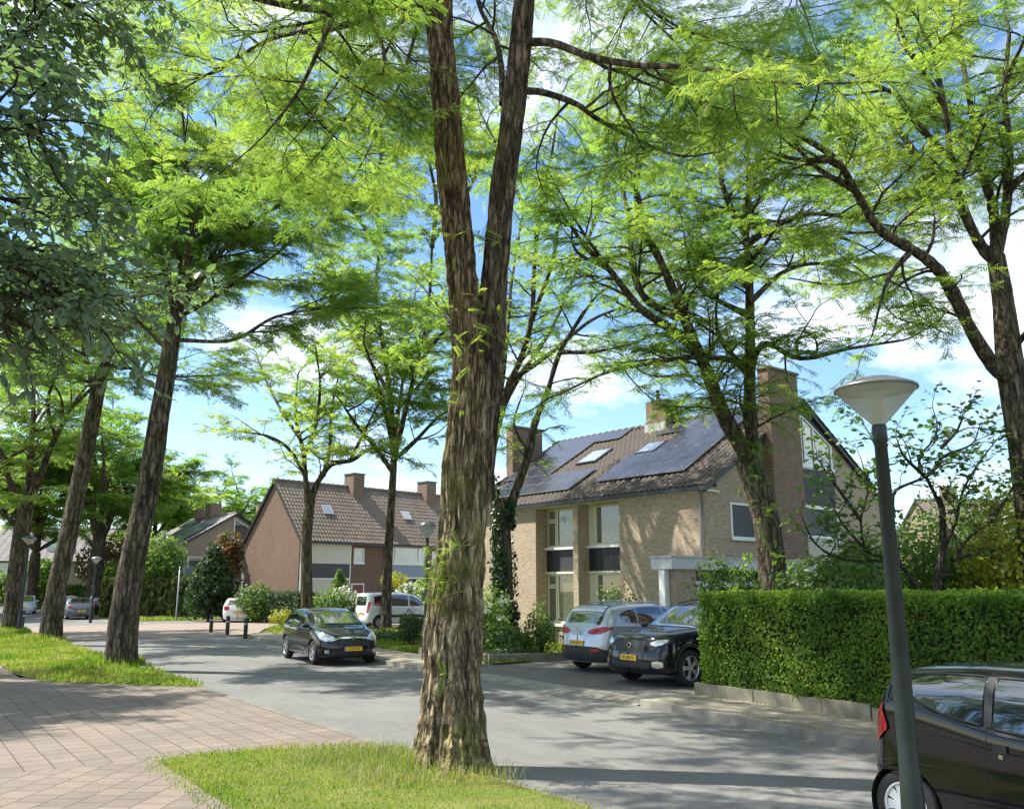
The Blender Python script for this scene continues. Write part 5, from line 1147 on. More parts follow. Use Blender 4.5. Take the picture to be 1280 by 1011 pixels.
make_car('compact_suv', 'silver SUV parked tail to the street, beside the dark SUV on the driveway', 'car', c2, 'silver', (kc[0], kc[1], .06), EN, SW2, [(.98, .68), (.6, .68), (.24, .62)], [(-1.84, .60), (-1.95, .64), (-2.06, .62)], LN2,
         [(.5, .78, .82), (.7, .76, .92), (.82, .78, .95)], [(.32, .90, .96), (.5, .88, 1.02), (.7, .90, 1.06), (.82, .96, 1.06), (.88, 1.0, 1.06)], 'alloy', 5, clad=True, plates=((False, .68, 'KV-331-P', .0),), extras=kadjar_bits)
# dark boxy SUV, nose towards the street
c3 = Car(4.43, 1.87, 2.70, .86, .365, [(2.21, .93), (2.13, 1.02), (1.8, 1.08), (.95, 1.15), (.2, 1.55), (-.3, 1.64), (-1.5, 1.62), (-1.85, 1.55), (-2.1, 1.15), (-2.2, .85)], [(2.21, .7), (2.0, .9), (1.0, 1.06), (-1.0, 1.12), (-1.9, 1.16), (-2.15, .95), (-2.2, .7)], .25, .77, pf=(.55, 3.0), rake=.10)
SW3 = [[(.9, 1.10, 1.13), (.3, 1.10, 1.4), (0, 1.10, 1.49), (-.1, 1.11, 1.5)], [(-.17, 1.11, 1.52), (-.6, 1.12, 1.53), (-1.0, 1.14, 1.51)], [(-1.05, 1.15, 1.5), (-1.35, 1.2, 1.46), (-1.6, 1.3, 1.4)]]
def volvo_bits(e, c):
    b = MB().lathe([(.04, 0), (.055, 0), (.06, .012), (.055, .024), (.04, .024)], 24, 'z').build('badge', M['chrome'], e)
    b.rotation_euler = (0, math.pi / 2, 0); b.location = (c.rk(c.L / 2, .80) + .004, 0, .80)
    c.end(MB(), [(-.55, .36, .47), (0, .36, .47), (.55, .36, .47)], True, mirror=False, off=.005).build('intake', M['clad'], e, smooth=True)
    for f in (1, -1): c.end(MB(), [(f * .62, .40, .50), (f * .72, .38, .52), (f * .82, .40, .50)], True, mirror=False, off=.012).build('fog_lamp', M['chrome'], e, smooth=True)
    handles(e, c, [(-.05, .98), (-1.05, 1.03)])
    for y in (.58, -.58): MB().tube(np.array([(x, y, c.tzv(x, y) + .045) for x in np.linspace(.1, -1.5, 12)]), .014, 6).build('roof_rail', M['alu_dark'], e)
f0 = AB(13.62, 12.62); vc = f0 + np.array([*EN, 0]) * 2.215
make_car('boxy_suv', 'dark navy SUV parked nose to the street, half hidden by the clipped hedge', 'car', c3, 'night', (vc[0], vc[1], .06), -EN, SW3, [(.98, .70), (.6, .70), (.2, .64)], [(-1.86, .6), (-2.06, .64)], [[(.8, 1.1), (.85, .7), (.75, .35)], [(-.135, 1.5), (-.14, .95), (-.2, .35)]],
         [(.54, .83, .87), (.66, .80, .92), (.78, .83, .93), (.85, .88, .93)], [(.6, .8, 1.2), (.8, .8, 1.2)], 'twin', 5, clad=True, plates=((True, .56, 'N-180-FS', 0),), extras=volvo_bits, grille=[(-.42, .68, .90), (0, .66, .91), (.42, .68, .90)])
# small black car in the foreground
c4 = Car(3.43, 1.63, 2.34, .64, .275, [(1.71, .70), (1.6, .83), (1.3, .94), (1.0, 1.03), (.35, 1.34), (-.1, 1.40), (-.7, 1.395), (-1.2, 1.365), (-1.40, 1.32), (-1.55, 1.05), (-1.68, .9), (-1.715, .6)],
         [(1.71, .55), (1.5, .72), (1, .88), (.2, .91), (-.5, .965), (-1.0, 1.06), (-1.35, 1.12), (-1.6, .95), (-1.69, .75), (-1.715, .6)], .2, .76, pr=(.42, 2.6), rrake=.13)
SW4 = [[(.86, .92, .95), (.4, .92, 1.19), (.1, .93, 1.30), (-.25, .94, 1.34), (-.49, .965, 1.345)], [(-.58, .98, 1.35), (-.75, 1.0, 1.36), (-.9, 1.03, 1.35), (-1.1, 1.10, 1.33), (-1.22, 1.18, 1.29), (-1.26, 1.22, 1.25)]]
def pug_bits(e, c):
    for sg in (1, -1):
        f = c.side(MB(), [(-.505, .965, 1.34), (-.565, .972, 1.34)], .009, 4, True, False, sg).build('pillar', M['clad'], e)
        MB().boxc((-.44, sg * (c.sy(-.44, .83) + .012), .83), (.10, .02, .055)).build('door_handle', M['clad'], e); MB().boxc((-.44, sg * (c.sy(-.44, .775) + .004), .775), (.03, .012, .03)).build('lock', M['chrome'], e)
        for rows in SW4:
            rr = np.array(sorted(rows)); q = np.linspace(rr[0][0], rr[-1][0], 26); z0 = np.interp(q, rr[:, 0], rr[:, 1]); z1 = np.minimum(np.interp(q, rr[:, 0], rr[:, 2]), [c.edge(x) - .015 for x in q])
            loop = [(x, z) for x, z in zip(q, z0)] + [(x, z) for x, z in zip(q[::-1], z1[::-1])]; loop.append(loop[0])
            MB().tube(np.array([(c.rk(x, z), sg * (c.sy(x, z) + .006), z) for x, z in loop]), .011, 6).build('window_seal', M['clad'], e, smooth=True)
        c.side(MB(), [(-.75, .40, .405), (-.4, .37, .42), (.3, .35, .37)], .008, 4, False, False, sg).build('side_moulding', PAINT['black'], e, smooth=True)
        q = MB(); rows = [(-1.50, .78, .80), (-1.56, .77, 1.0), (-1.60, .76, 1.13), (-1.66, .78, 1.05)]
        g = np.zeros((14, 7, 3)); 
        for i, t in enumerate(np.linspace(0, 1, 14)):
            x = -1.36 - .33 * t; a, b = np.interp(t, [0, .4, 1], [.86, .76, .78]), np.interp(t, [0, .35, .7, 1], [.90, 1.16, 1.18, 1.06])
            for j, z in enumerate(np.linspace(a, b, 7)): g[i, j] = (c.rk(x, z), sg * (c.sy(x, min(z, c.tz(x) - .02)) + .018), z)
        q.grid(g if sg < 0 else g[::-1]); q.build('tail_light', M['red'], e, smooth=True)
        s_ = MB(); c.side(s_, [(-1.60, .52, .54), (-1.2, .56, .60), (-.9, .60, .61)], .01, 3, False, False, sg); s_.build('crease', PAINT['black'], e, smooth=True)
    MB().boxc((-.2, -.3, .95), (.12, .45, .6), 0, .2).build('seat', M['clad'], e)
pr_ = P(1130, 997, 7.5)
hd = np.array([.55, -.835]); hd /= np.linalg.norm(hd); rgt = np.array([hd[1], -hd[0]])
pc = np.array([pr_[0], pr_[1]]) - rgt * (c4.W / 2) - hd * c4.xr
make_car('small_car', 'small glossy black car cut off at the right edge, behind the near lamp post', 'car', c4, 'black', pc, hd, SW4, [(1.0, .62), (.6, .62), (.32, .55)], [(-1.42, .54), (-1.5, .56), (-1.56, .54)], [[(-.535, 1.36), (-.54, .95), (-.6, .3)], [(.82, .92), (.85, .55), (.7, .3)], [(-1.1, 1.36), (-1.36, 1.28), (-1.42, 1.05)], [(-1.48, .60), (-1.25, .64), (-1.0, .62)]],
         [(.45, .62, .7), (.65, .62, .85), (.75, .68, .9)], None, 'cap', 10, 'hub', extras=pug_bits, tw=.165)
# blue car beyond it, only its bonnet in the picture
make_car('blue_car', 'blue car just showing over the roof of the small black car at the right edge', 'car', c1, 'blue', AB(2.85, 9.35), EA, SW1, [(.95, .62), (.55, .62), (.16, .55)], [(-1.62, .52), (-1.75, .56), (-1.87, .6)], LN1, [(.42, .66, .70), (.7, .62, .85), (.81, .75, .88)], [(.55, .78, .95), (.8, .75, .95)], 'twin', 5)
# white van
c5 = Car(4.38, 1.81, 2.73, .9, .325, [(2.19, .8), (2.05, .95), (1.6, 1.1), (1.35, 1.18), (.75, 1.62), (.3, 1.76), (-.5, 1.81), (-1.8, 1.78), (-2.08, 1.72), (-2.16, 1.2), (-2.19, .7)], [(2.19, .6), (2, .8), (1.3, 1.05), (0, 1.1), (-2.0, 1.12), (-2.17, .9), (-2.19, .6)], .22, .80, pr=(.3, 3.2))
SW5 = [[(1.3, 1.12, 1.16), (.8, 1.1, 1.46), (.5, 1.1, 1.6), (.3, 1.1, 1.63)], [(.2, 1.1, 1.64), (-.3, 1.1, 1.66), (-.75, 1.12, 1.66)], [(-.95, 1.14, 1.65), (-1.5, 1.14, 1.64), (-1.75, 1.2, 1.6)]]
def van_bits(e, c):
    c.side(MB(), [(-1.0, .55, .68), (1.0, .55, .68)], .015, 4, False).build('side_moulding', M['clad'], e); handles(e, c, [(.2, .95), (-.9, .95)])
    c.end(MB(), [(-.55, 1.15, 1.6), (.55, 1.15, 1.6)], False, mirror=False, off=.012).build('rear_window', M['cglass'], e, smooth=True)
vp = P(492, 735, 46.6)
make_car('white_van', 'white passenger van parked before the terraced house with the dark awning', 'van', c5, 'white', (vp[0] + .2, vp[1]), EN, SW5, [(1.35, .66), (.75, .62)], None, [[(.25, 1.6), (.25, 1.0), (.2, .35)], [(1.1, 1.0), (1.1, .6)]], [(.5, .7, .8), (.8, .7, .95)], [(.70, .8, 1.3), (.80, .8, 1.35), (.86, .85, 1.3)], 'cap', 8, 'hub', plates=((False, .75, 'KV-08-T', -.3),), extras=van_bits)
# far cars
def far_car(label, u, Yd, paint, heading, front, nm='parked_car', plate=None, c=None, dz=0):
    p = P(u, 735, Yd)
    return make_car(nm, label, 'car', c or c1, paint, (p[0], p[1], dz), heading, SW1, [(.95, .62), (.55, .62), (.16, .55)], [(-1.62, .52), (-1.75, .56), (-1.87, .6)], LN1, [(.42, .66, .70), (.7, .62, .85), (.81, .75, .88)], [(.5, .78, .95), (.68, .72, .98), (.8, .75, .95)], 'twin', 5,
                    plates=((front, .5 if front else .62, plate, 0),) if plate else ())
far_car('white hatchback seen from behind, beside the three bollards and the leafy bush', 299, 54.5, 'white', np.array([-.30, .95]), False, 'white_hatchback', 'RX-14-H')
c6 = Car(4.6, 1.70, 2.6, .95, .31, [(2.3, .66), (2.15, .78), (1.0, .93), (.35, 1.32), (-.2, 1.41), (-.7, 1.39), (-1.6, 1.06), (-2.15, .98), (-2.3, .72)], [(2.3, .5), (2.0, .7), (1.0, .9), (-1.5, .95), (-2.1, .92), (-2.3, .66)])
p = P(100, 735, 60)
make_car('grey_saloon', 'grey saloon car seen from behind at the far bend, right of the second trunk', 'car', c6, 'grey', (p[0], p[1]), np.array([-.52, .85]), [[(.85, .93, .96), (.3, .93, 1.2), (-.1, .94, 1.28), (-.5, .95, 1.3), (-1.0, .97, 1.2), (-1.3, 1.0, 1.08)]], [(.98, .6), (.36, .54)], [(-.85, .5), (-1.5, .6)], [[(.1, 1.2), (.1, .35)]],
         [(.5, .6, .7), (.75, .6, .75)], [(.5, .72, .86), (.65, .70, .88), (.78, .72, .86)], 'twin', 5, plates=((False, .55, 'XR-87-G', 0),))
far_car('pale car parked behind the grey saloon, mostly hidden', 84, 68, 'silver', np.array([-.55, .83]), False, 'pale_car')
far_car('dark car parked to the right of the grey saloon, beyond the hedge end', 124, 72, 'night', np.array([-.55, .83]), False, 'dark_car')
far_car('white hatchback facing the camera near the left edge, behind the far lamp post', 33, 72, 'white', np.array([.45, -.9]), True, 'white_hatchback', 'SP-52-L')
# ---------------------------------------------------------------- hedges, shrubs, garden
def m_lens(name):
    t = NT(name); o = t.coord('Object'); n = t.noise(o, 9, 5)
    c = t.ramp(n, [(.3, (.60, .62, .55)), (.7, (.72, .73, .68))])
    a = t.n('BsdfTranslucent'); t.link(c, a.inputs['Color']); b = t.n('BsdfPrincipled', Roughness=.25); t.link(c, b.inputs['Base Color']); d = t.n('BsdfTransparent', Color=(.85, .86, .82, 1))
    m1 = t.n('MixShader', i0=.45, i1=b.outputs[0], i2=a.outputs[0]); m2 = t.n('MixShader', i0=.25, i1=m1.outputs[0], i2=d.outputs[0])
    t.link(m2.outputs[0], t.out.inputs[0]); return t.m
M['lens'] = m_lens('lamp_lens')
M['pole'] = m_plain('green_black_pole', (.012, .020, .020), .45, vary=.5, scale=4)
M['pole_far'] = m_plain('black_pole', (.015, .017, .02), .5)
M['cap'] = m_plain('grey_cap', (.17, .175, .18), .35, .6)
M['sprig'] = m_plain('hedge_core', (.018, .02, .010), 1.0)
M['zinc'] = m_plain('galvanised', (.35, .37, .40), .45, .5)
M['signblue'] = m_plain('blue_sign', (.03, .10, .42), .5)
def lamp(label, loc, poles, cone, cap, polemat='pole', core=True):
    e = thing('street_lamp', label, 'street lamp', loc, 0, 'cone-headed street lamps')
    MB().lathe(poles, 24).build('pole', M[polemat], e, smooth=True)
    MB().lathe(cone, 48).build('lens', M['lens'], e, smooth=True)
    c = MB().lathe(cap, 48).build('cap', M['cap'], e, smooth=True)
    if core: MB().lathe([(.034, cone[0][1]), (.034, cone[-1][1] - .06), (.09, cone[-1][1] - .02)], 16).build('core', M['white'], e, smooth=True)
    return e
lp = P(1117, 735, 5.8)
lamp('near dark green lamp post with a wide cone head before the black car', (lp[0], lp[1], .03),
     [(.074, -.1), (.074, .6), (.066, .8), (.064, .82), (.041, 2.94), (.049, 2.945), (.049, 3.05), (.042, 3.06)], [(.042, 3.06), (.262, 3.30)], [(.263, 3.30), (.273, 3.303), (.273, 3.315), (.26, 3.325), (.18, 3.362), (.12, 3.376), (.118, 3.382), (0, 3.39)])
fp = P(531, 829, 24.6)
lamp('black lamp post just left of the big trunk, at the far kerb', (fp[0], fp[1], .09), [(.09, -.1), (.09, .9), (.055, .95), (.05, 3.3)], [(.05, 3.3), (.245, 3.62)], [(.25, 3.62), (.25, 3.645), (.12, 3.76), (0, 3.78)], 'pole_far', False)
fp = P(24, 783, 40)
lamp('pale-headed lamp post between the two leftmost trunks', (fp[0], fp[1], .1), [(.09, -.1), (.09, .9), (.055, .95), (.05, 3.85)], [(.05, 3.85), (.30, 4.1)], [(.31, 4.1), (.31, 4.14), (.15, 4.25), (0, 4.27)], 'pole_far', False)
fp = P(117, 735, 53)
lamp('most distant lamp post, its white head in front of the forked tree', (fp[0], fp[1], 0), [(.09, -.1), (.09, .9), (.055, .95), (.05, 3.45)], [(.05, 3.45), (.30, 3.75)], [(.31, 3.75), (.31, 3.78), (.15, 3.86), (0, 3.88)], 'pole_far', False)
def bollard(u, v, label, group, h=.82):
    p = G(u, v, .04); e = thing('bollard', label, 'bollard', (p[0], p[1], .0), .6, group)
    MB().lathe([(.085, -.1), (.085, h * .78), (.078, h * .79), (.078, h * .82), (.085, h * .83), (.085, h * .95), (.06, h), (0, h)], 14).build('post', M['pole_far'], e, smooth=False)
    MB().lathe([(.0865, h * .66), (.0865, h * .74)], 14).build('band', M['zinc'], e)
for u, v, l in ((263.5, 789.5, 'left bollard of the three before the leafy bush'), (284, 792.5, 'middle bollard of the three before the leafy bush'), (306.5, 796.5, 'right bollard of the three, nearest the black hatchback')):
    bollard(u, v, l, 'bollards at the side street corner')
bollard(27.5, 784, 'single dark bollard at the foot of the pale-headed lamp post, by the leftmost trunk', 'bollards at the side street corner', .9)

LEAF = leaf_template(.3); LEAFW = leaf_template(.42)
def leaf_mass(m, p, nrm, size, rg, jit=.6, tpl=LEAF, droop=-.2, bias=0.0, nscale=.8):
    k = len(p); d = rg.normal(0, 1, (k, 3)); d -= nrm * (d * nrm).sum(1)[:, None] * .6; d[:, 2] += droop
    up = nrm + rg.normal(0, jit, (k, 3)); up[:, 2] += .25
    rd = np.clip(.45 + 1.0 * (vnoise(p[:, 0] * nscale, p[:, 1] * nscale, p[:, 2] * nscale) - .5) + rg.normal(0, .2, k) + bias, 0, 1)
    scatter(m, tpl, p, d, up, size * rg.uniform(.6, 1.3, k), rd)
def box_hedge(name, label, path, depth, z0, z1, n, size, mat, seed, wob=.07, cat='hedge', tpl=LEAF, bias=0.0, shell=.2, droop=-.2):
    """a clipped hedge along a path of (x, y): leaves through a shell round a twiggy core; path front edge, depth to its left"""
    rg = np.random.default_rng(seed); pth = np.array(path, float); seg = np.linalg.norm(np.diff(pth, axis=0), axis=1); cum = np.concatenate([[0], np.cumsum(seg)]); L = cum[-1]
    d = np.diff(pth, axis=0) / seg[:, None]; nl = np.stack([-d[:, 1], d[:, 0]], 1); base = np.array([*pth[0], 0]); H = z1 - z0
    areas = np.array([L * H, L * H * .5, L * depth, depth * H, depth * H]); face = rg.choice(5, n, p=areas / areas.sum())
    s = rg.uniform(0, L, n); q = rg.uniform(0, depth, n); z = z0 + H * rg.random(n)
    s = np.where(face == 3, 0, np.where(face == 4, L, s)); q = np.where(face == 0, 0, np.where(face == 1, depth, q)); z = np.where(face == 2, z1, z)
    inw = rg.random(n) ** 1.6 * shell
    nr = np.zeros((n, 3)); i = np.clip(np.searchsorted(cum, s, 'right') - 1, 0, len(seg) - 1)
    D, N_ = d[i], nl[i]
    sgn = {0: (0, -1, 0), 1: (0, 1, 0), 2: (0, 0, 1), 3: (-1, 0, 0), 4: (1, 0, 0)}
    c = np.array([sgn[f] for f in face], float)
    nr[:, :2] = D * c[:, :1] + N_ * c[:, 1:2]; nr[:, 2] = c[:, 2]
    xy = pth[i] + D * (s - cum[i])[:, None] + N_ * q[:, None]; p = np.c_[xy, z]
    bump = wob * (2 * vnoise(p[:, 0] * 2.2, p[:, 1] * 2.2, p[:, 2] * 2.2) - 1) + .6 * wob * (2 * vnoise(p[:, 0] * 6, p[:, 1] * 6, p[:, 2] * 6) - 1)
    p = p + nr * (bump - inw)[:, None]
    e = thing(name, label, cat, (base[0], base[1], 0)); m = MB(); leaf_mass(m, p, nr, size, rg, tpl=tpl, bias=bias, droop=droop, nscale=1.6); m.build('foliage', M[mat], e, off=base, rnd=True)
    k = MB(); ins = .16
    for j in range(len(seg)):
        a, b = pth[j] + nl[j] * ins + d[j] * (ins if j == 0 else 0), pth[j + 1] + nl[j] * ins - d[j] * (ins if j == len(seg) - 1 else 0); o = nl[j] * (depth - 2 * ins)
        V = [(*a, z0 - .3), (*b, z0 - .3), (*(b + o), z0 - .3), (*(a + o), z0 - .3), (*a, z1 - ins), (*b, z1 - ins), (*(b + o), z1 - ins), (*(a + o), z1 - ins)]
        k.add(V, [(0, 3, 2, 1), (4, 5, 6, 7), (0, 1, 5, 4), (1, 2, 6, 5), (2, 3, 7, 6), (3, 0, 4, 7)])
    k.build('twigs', M['sprig'], e, off=base); return e
def ab2(a, b): return AB(a, b)[:2]
HP = [(11.5, 12.45), (9.5, 12.27), (7.5, 12.08), (4, 11.8), (-3, 11.6)]
box_hedge('clipped_hedge', 'tall clipped green hedge on a low concrete edging, right of the dark SUV', [ab2(*x) for x in HP], 1.0, .28, 1.93, 92000, .058, 'hedge', 1)
ew = thing('garden_edging', 'low weathered concrete edging under the tall clipped hedge', 'low wall', (*ab2(11.5, 12.4), 0))
ob = np.array([*ab2(11.5, 12.4), 0]); aa = 11.62; i = 0
rgw = random.Random(3)
while aa > -2:
    L = 1.45 if aa - 1.45 > 7.4 or aa < 6 else .9
    f = lambda a: float(np.interp(a, [-3, 4, 7.5, 9.5, 11.5], [11.56, 11.76, 12.03, 12.22, 12.40]))
    b0, b1 = f(aa), f(aa - L + .02); h = .31 + rgw.uniform(-.02, .03); t = rgw.uniform(-.01, .012)
    pts = [AB(aa, b0 + t), AB(aa - L + .02, b1 + t), AB(aa - L + .02, b1 + .09 + t), AB(aa, b0 + .09 + t)]
    MB().prism([(p[0], p[1]) for p in pts], 'z', -.05, h).build('block', M['concrete'], ew, off=ob); aa -= L; i += 1
# screen hedges further off
q0, q1 = P(128, 735, 64)[:2], P(246, 735, 60)[:2]
box_hedge('screen_hedge', 'pale green screen hedge of drooping sprays below the white carport', [q0, q1], 1.4, 0, 2.75, 14000, .30, 'conifer', 2, wob=.25, shell=.4, bias=.15, droop=-2.2)
q0, q1 = P(334, 735, 52)[:2], P(374, 735, 49)[:2]
box_hedge('dark_hedge', 'dark clipped hedge before the bare gable wall of the end terrace', [q0, q1], 1.2, 0, 1.75, 5000, .16, 'shrub_dark', 3)
q0, q1 = P(500, 735, 42.5)[:2], P(529, 735, 42)[:2]
box_hedge('box_hedge', 'low clipped box hedge on the lawn below the white van', [q0, q1], .7, 0, .62, 2600, .09, 'hedge', 4)
q0, q1 = P(78, 735, 84)[:2], P(128, 735, 84)[:2]
box_hedge('low_hedge', 'low yellow-green hedge behind the parked grey saloon', [q0, q1], 1.5, 0, 2.2, 3000, .3, 'shrub_mid', 6)

def shrub(name, label, loc, rx, ry, h, n, size, mat, seed, shape='ball', z0=0.0, flowers=0, tpl=LEAF, cat='shrub', lump=.35, stem=True, fs=.16):
    rg = np.random.default_rng(seed); e = thing(name, label, cat, (loc[0], loc[1], loc[2] if len(loc) > 2 else 0)); m = MB()
    v = rg.normal(0, 1, (n, 3)); v /= np.linalg.norm(v, axis=1)[:, None]; rad = rg.random(n) ** .38
    rad = rad * (1 - lump + 2 * lump * vnoise(v[:, 0] * 1.7 + seed, v[:, 1] * 1.7, v[:, 2] * 1.7 + seed))
    p = v * rad[:, None]; t = (p[:, 2] + 1) / 2
    w = 1.0 if shape == 'ball' else (1.25 * (1.05 - np.clip(t, 0, 1)) ** .7 if shape == 'cone' else (.45 + .75 * np.clip(t, 0, 1)))
    p = np.stack([p[:, 0] * rx * w, p[:, 1] * ry * w, z0 + (h - z0) * t], 1)
    if shape == 'spray': pass
    leaf_mass(m, p, v, size, rg, tpl=tpl, nscale=1.2 / max(rx, .5)); m.build('foliage', M[mat], e, rnd=True)
    if flowers:
        f = MB(); k = flowers; v = rg.normal(0, 1, (k, 3)); v[:, 2] = np.abs(v[:, 2]); v /= np.linalg.norm(v, axis=1)[:, None]
        c = np.stack([v[:, 0] * rx, v[:, 1] * ry, z0 + (h - z0) * (.5 + .5 * v[:, 2])], 1)
        c = np.repeat(c, 14, 0) + rg.normal(0, fs * .35, (k * 14, 3)); leaf_mass(f, c, np.repeat(v, 14, 0), fs * .6, rg, tpl=LEAFW); f.build('blossom', M['flower'], e, rnd=True)
    if stem:
        s = MB()
        for i in range(5):
            a = rg.uniform(0, 6.28); top = np.array([math.cos(a) * rx * .5, math.sin(a) * ry * .5, z0 + (h - z0) * rg.uniform(.5, .85)])
            s.tube(catmull([(math.cos(a) * .06, math.sin(a) * .06, -.05), top * [.35, .35, .5], top], 8), np.linspace(.012 + .012 * h, .006, 8), 5)
        s.build('stem', M['bark_grey'], e)
    return e
def at(u, Y): p = P(u, 735, Y); return (p[0], p[1], 0)
shrub('leafy_bush', 'tall dark green bush with coppery tips right behind the three bollards', at(264, 55), 1.75, 1.6, 5.0, 5200, .27, 'shrub_dark', 21, 'cone', .1, cat='bush')
shrub('coppery_bush', 'green bush with reddish new leaves rising behind the tall dark bush', at(282, 58), 1.35, 1.3, 5.9, 2200, .24, 'shrub_red', 22, 'ball', 2.6, cat='bush')
shrub('young_tree', 'small light green tree left of the white carport roof', at(198, 63), 1.9, 1.9, 6.0, 2600, .28, 'shrub_mid', 23, 'ball', 1.8, cat='tree')
shrub('willow_shrub', 'loose grey-green shrub between the white hatchback and the dark hedge', at(324, 53), 1.4, 1.2, 2.3, 2600, .18, 'leaf_mag', 24, 'ball')
shrub('golden_shrub', 'small golden shrub by the kerb left of the black hatchback', at(356, 46), .8, .7, .95, 900, .11, 'shrub_gold', 25)
shrub('garden_bush', 'bushy light green shrub before the cream shutter, above the black hatchback', at(414, 46), 1.3, 1.0, 1.9, 2200, .14, 'shrub_mid', 26)
shrub('young_tree', 'slim young green tree before the cream shutter', at(424, 48), .75, .7, 3.2, 1500, .15, 'shrub_mid', 27, 'cone', .4, cat='tree')
shrub('hydrangea', 'hydrangea with pale flower heads left of the red door', at(432, 46.5), .8, .7, 2.0, 900, .14, 'shrub_mid', 28, flowers=22, fs=.26)
shrub('golden_shrub', 'golden shrub in front of the red door', at(446, 47), .6, .6, 1.7, 900, .12, 'shrub_gold', 29)
shrub('topiary_ball', 'yellow clipped ball behind the roof of the white van', at(493, 52), .9, .9, 3.0, 900, .12, 'shrub_gold', 30, z0=1.9, lump=.05)
shrub('hydrangea', 'white hydrangea behind the bonnet of the white van', at(522, 50), 1.5, .9, 2.3, 1500, .16, 'shrub_mid', 31, flowers=22, fs=.26)
shrub('hydrangea', 'white hydrangea between the big trunk and the ivy-clad trunk', at(612, 27), .75, .7, 2.0, 1500, .11, 'shrub_mid', 32, flowers=12, fs=.17)
shrub('dark_shrub', 'dark rounded shrub at the foot of the lamp post left of the big trunk', at(515, 30.5), .5, .5, 1.3, 1400, .08, 'shrub_dark', 33)
for i, (u, Y, w, h, lb) in enumerate([(474, 34, 1.1, .5, 'left end of the low leafy border along the lawn'), (497, 33, 1.1, .45, 'middle clump of the low leafy border along the lawn')]):
    shrub('border_plant', lb, at(u, Y), w, .6, h, 1300, .09, 'shrub_dark', 34 + i, stem=False)
shrub('grassy_clump', 'grey-green grassy clump at the foot of the ivy-clad trunk', at(626, 26.2), .85, .5, 1.0, 1800, .14, 'leaf_mag', 40, stem=False, lump=.5)
shrub('border_plant', 'pale low ground cover along the garden kerb below the ivy-clad trunk', at(640, 24.9), 1.2, .35, .42, 1500, .07, 'ivy', 41, stem=False)
shrub('garden_bush', 'airy green bush on the small lawn left of the silver SUV', at(676, 26), .55, .5, 1.55, 1300, .09, 'leaf_mag', 42, lump=.5)
shrub('garden_bush', 'bush under the house window above the roof of the silver SUV', at(776, 26.3), .75, .5, 2.1, 1500, .10, 'leaf_mag', 43, lump=.5)
shrub('garden_plant', 'twiggy green plant poking above the left end of the clipped hedge', at(893, 18.2), .45, .4, 2.7, 700, .10, 'shrub_mid', 44, z0=1.2, lump=.6)
shrub('garden_plant', 'twiggy green plant just left of the forked tree above the hedge', at(934, 18.6), .35, .4, 2.6, 600, .10, 'shrub_mid', 45, z0=1.2, lump=.6)
for i, (u, Y, rx, h, mt, lb, n) in enumerate([(1030, 17.2, 1.0, 3.0, 'leaf_mag', 'rounded green bush above the hedge right of the forked tree', 2600), (1085, 18.5, 1.1, 3.3, 'shrub_mid', 'light green bush behind the near lamp post, above the hedge', 2600),
        (1150, 19, 1.3, 3.1, 'shrub_mid', 'broad green bush under the spreading magnolia', 3000), (1218, 19.5, 1.2, 2.9, 'leaf_mag', 'dull green bush right of the magnolia stem', 2400), (1262, 18, 1.1, 3.75, 'shrub_gold', 'yellow-green shrub at the right edge above the hedge', 2600), (1285, 21, 1.3, 4.3, 'shrub_mid', 'tall green bush at the right edge behind the yellow shrub', 2200), (1190, 24, 1.7, 4.4, 'shrub_mid', 'light green bush farther back, before the brown-roofed house', 2600), (1240, 26, 1.8, 4.9, 'shrub_mid', 'tallest light green bush in front of the brown-roofed house', 2600)]):
    shrub('garden_bush', lb, at(u, Y), rx, .9, h + (.3 if u > 1120 else -.25), int(n * 1.2), .11, mt, 50 + i, z0=.8, lump=.5, cat='bush')
shrub('coppery_bush', 'coppery tree-like bush right of the forked tree far down the street', at(140, 86), 3.2, 3, 7.0, 2600, .42, 'shrub_red', 60, z0=1.0, cat='bush')
shrub('garden_bush', 'green bush between the second and third trunks far down the street', at(160, 80), 2.6, 3, 5.0, 2200, .4, 'shrub_mid', 61, z0=.4, cat='bush')
shrub('garden_bush', 'bright green bush behind the slim pale trunk on the far left', at(52, 90), 2.4, 2, 5.2, 1800, .45, 'shrub_mid', 62, z0=.3, cat='bush')
shrub('garden_bush', 'low bush behind the white car at the left edge', at(20, 92), 3, 2, 4.0, 1500, .45, 'shrub_mid', 63, z0=.2, cat='bush')
# garden kerb wall beside the driveway
p0, p1, p2 = AB(19.3, 16.2), AB(20.0, 13.55), AB(23.5, 13.35)
gk = thing('garden_kerb', 'low dark brick kerb round the garden bed left of the silver SUV', 'low wall', (p1[0], p1[1], 0))
for a, b in ((p0, p1), (p1, p2)):
    d = (b - a)[:2]; d = d / np.linalg.norm(d); n = np.array([-d[1], d[0]]) * .06
    MB().prism([tuple(a[:2] - n), tuple(b[:2] - n), tuple(b[:2] + n), tuple(a[:2] + n)], 'z', -.05, .26).build('edging', M['concrete'], gk, off=p1)
# sign post at the far corner
p = P(220, 773, 57); sg = thing('metal_post', 'thin grey metal post before the pale screen hedge, left of the tall dark bush', 'post', (p[0], p[1], 0))
MB().lathe([(.05, -.1), (.05, 3.35), (0, 3.36)], 10).build('pole', M['zinc'], sg, smooth=True); MB().lathe([(.06, 3.2), (.06, 3.28)], 10).build('collar', M['pole_far'], sg)
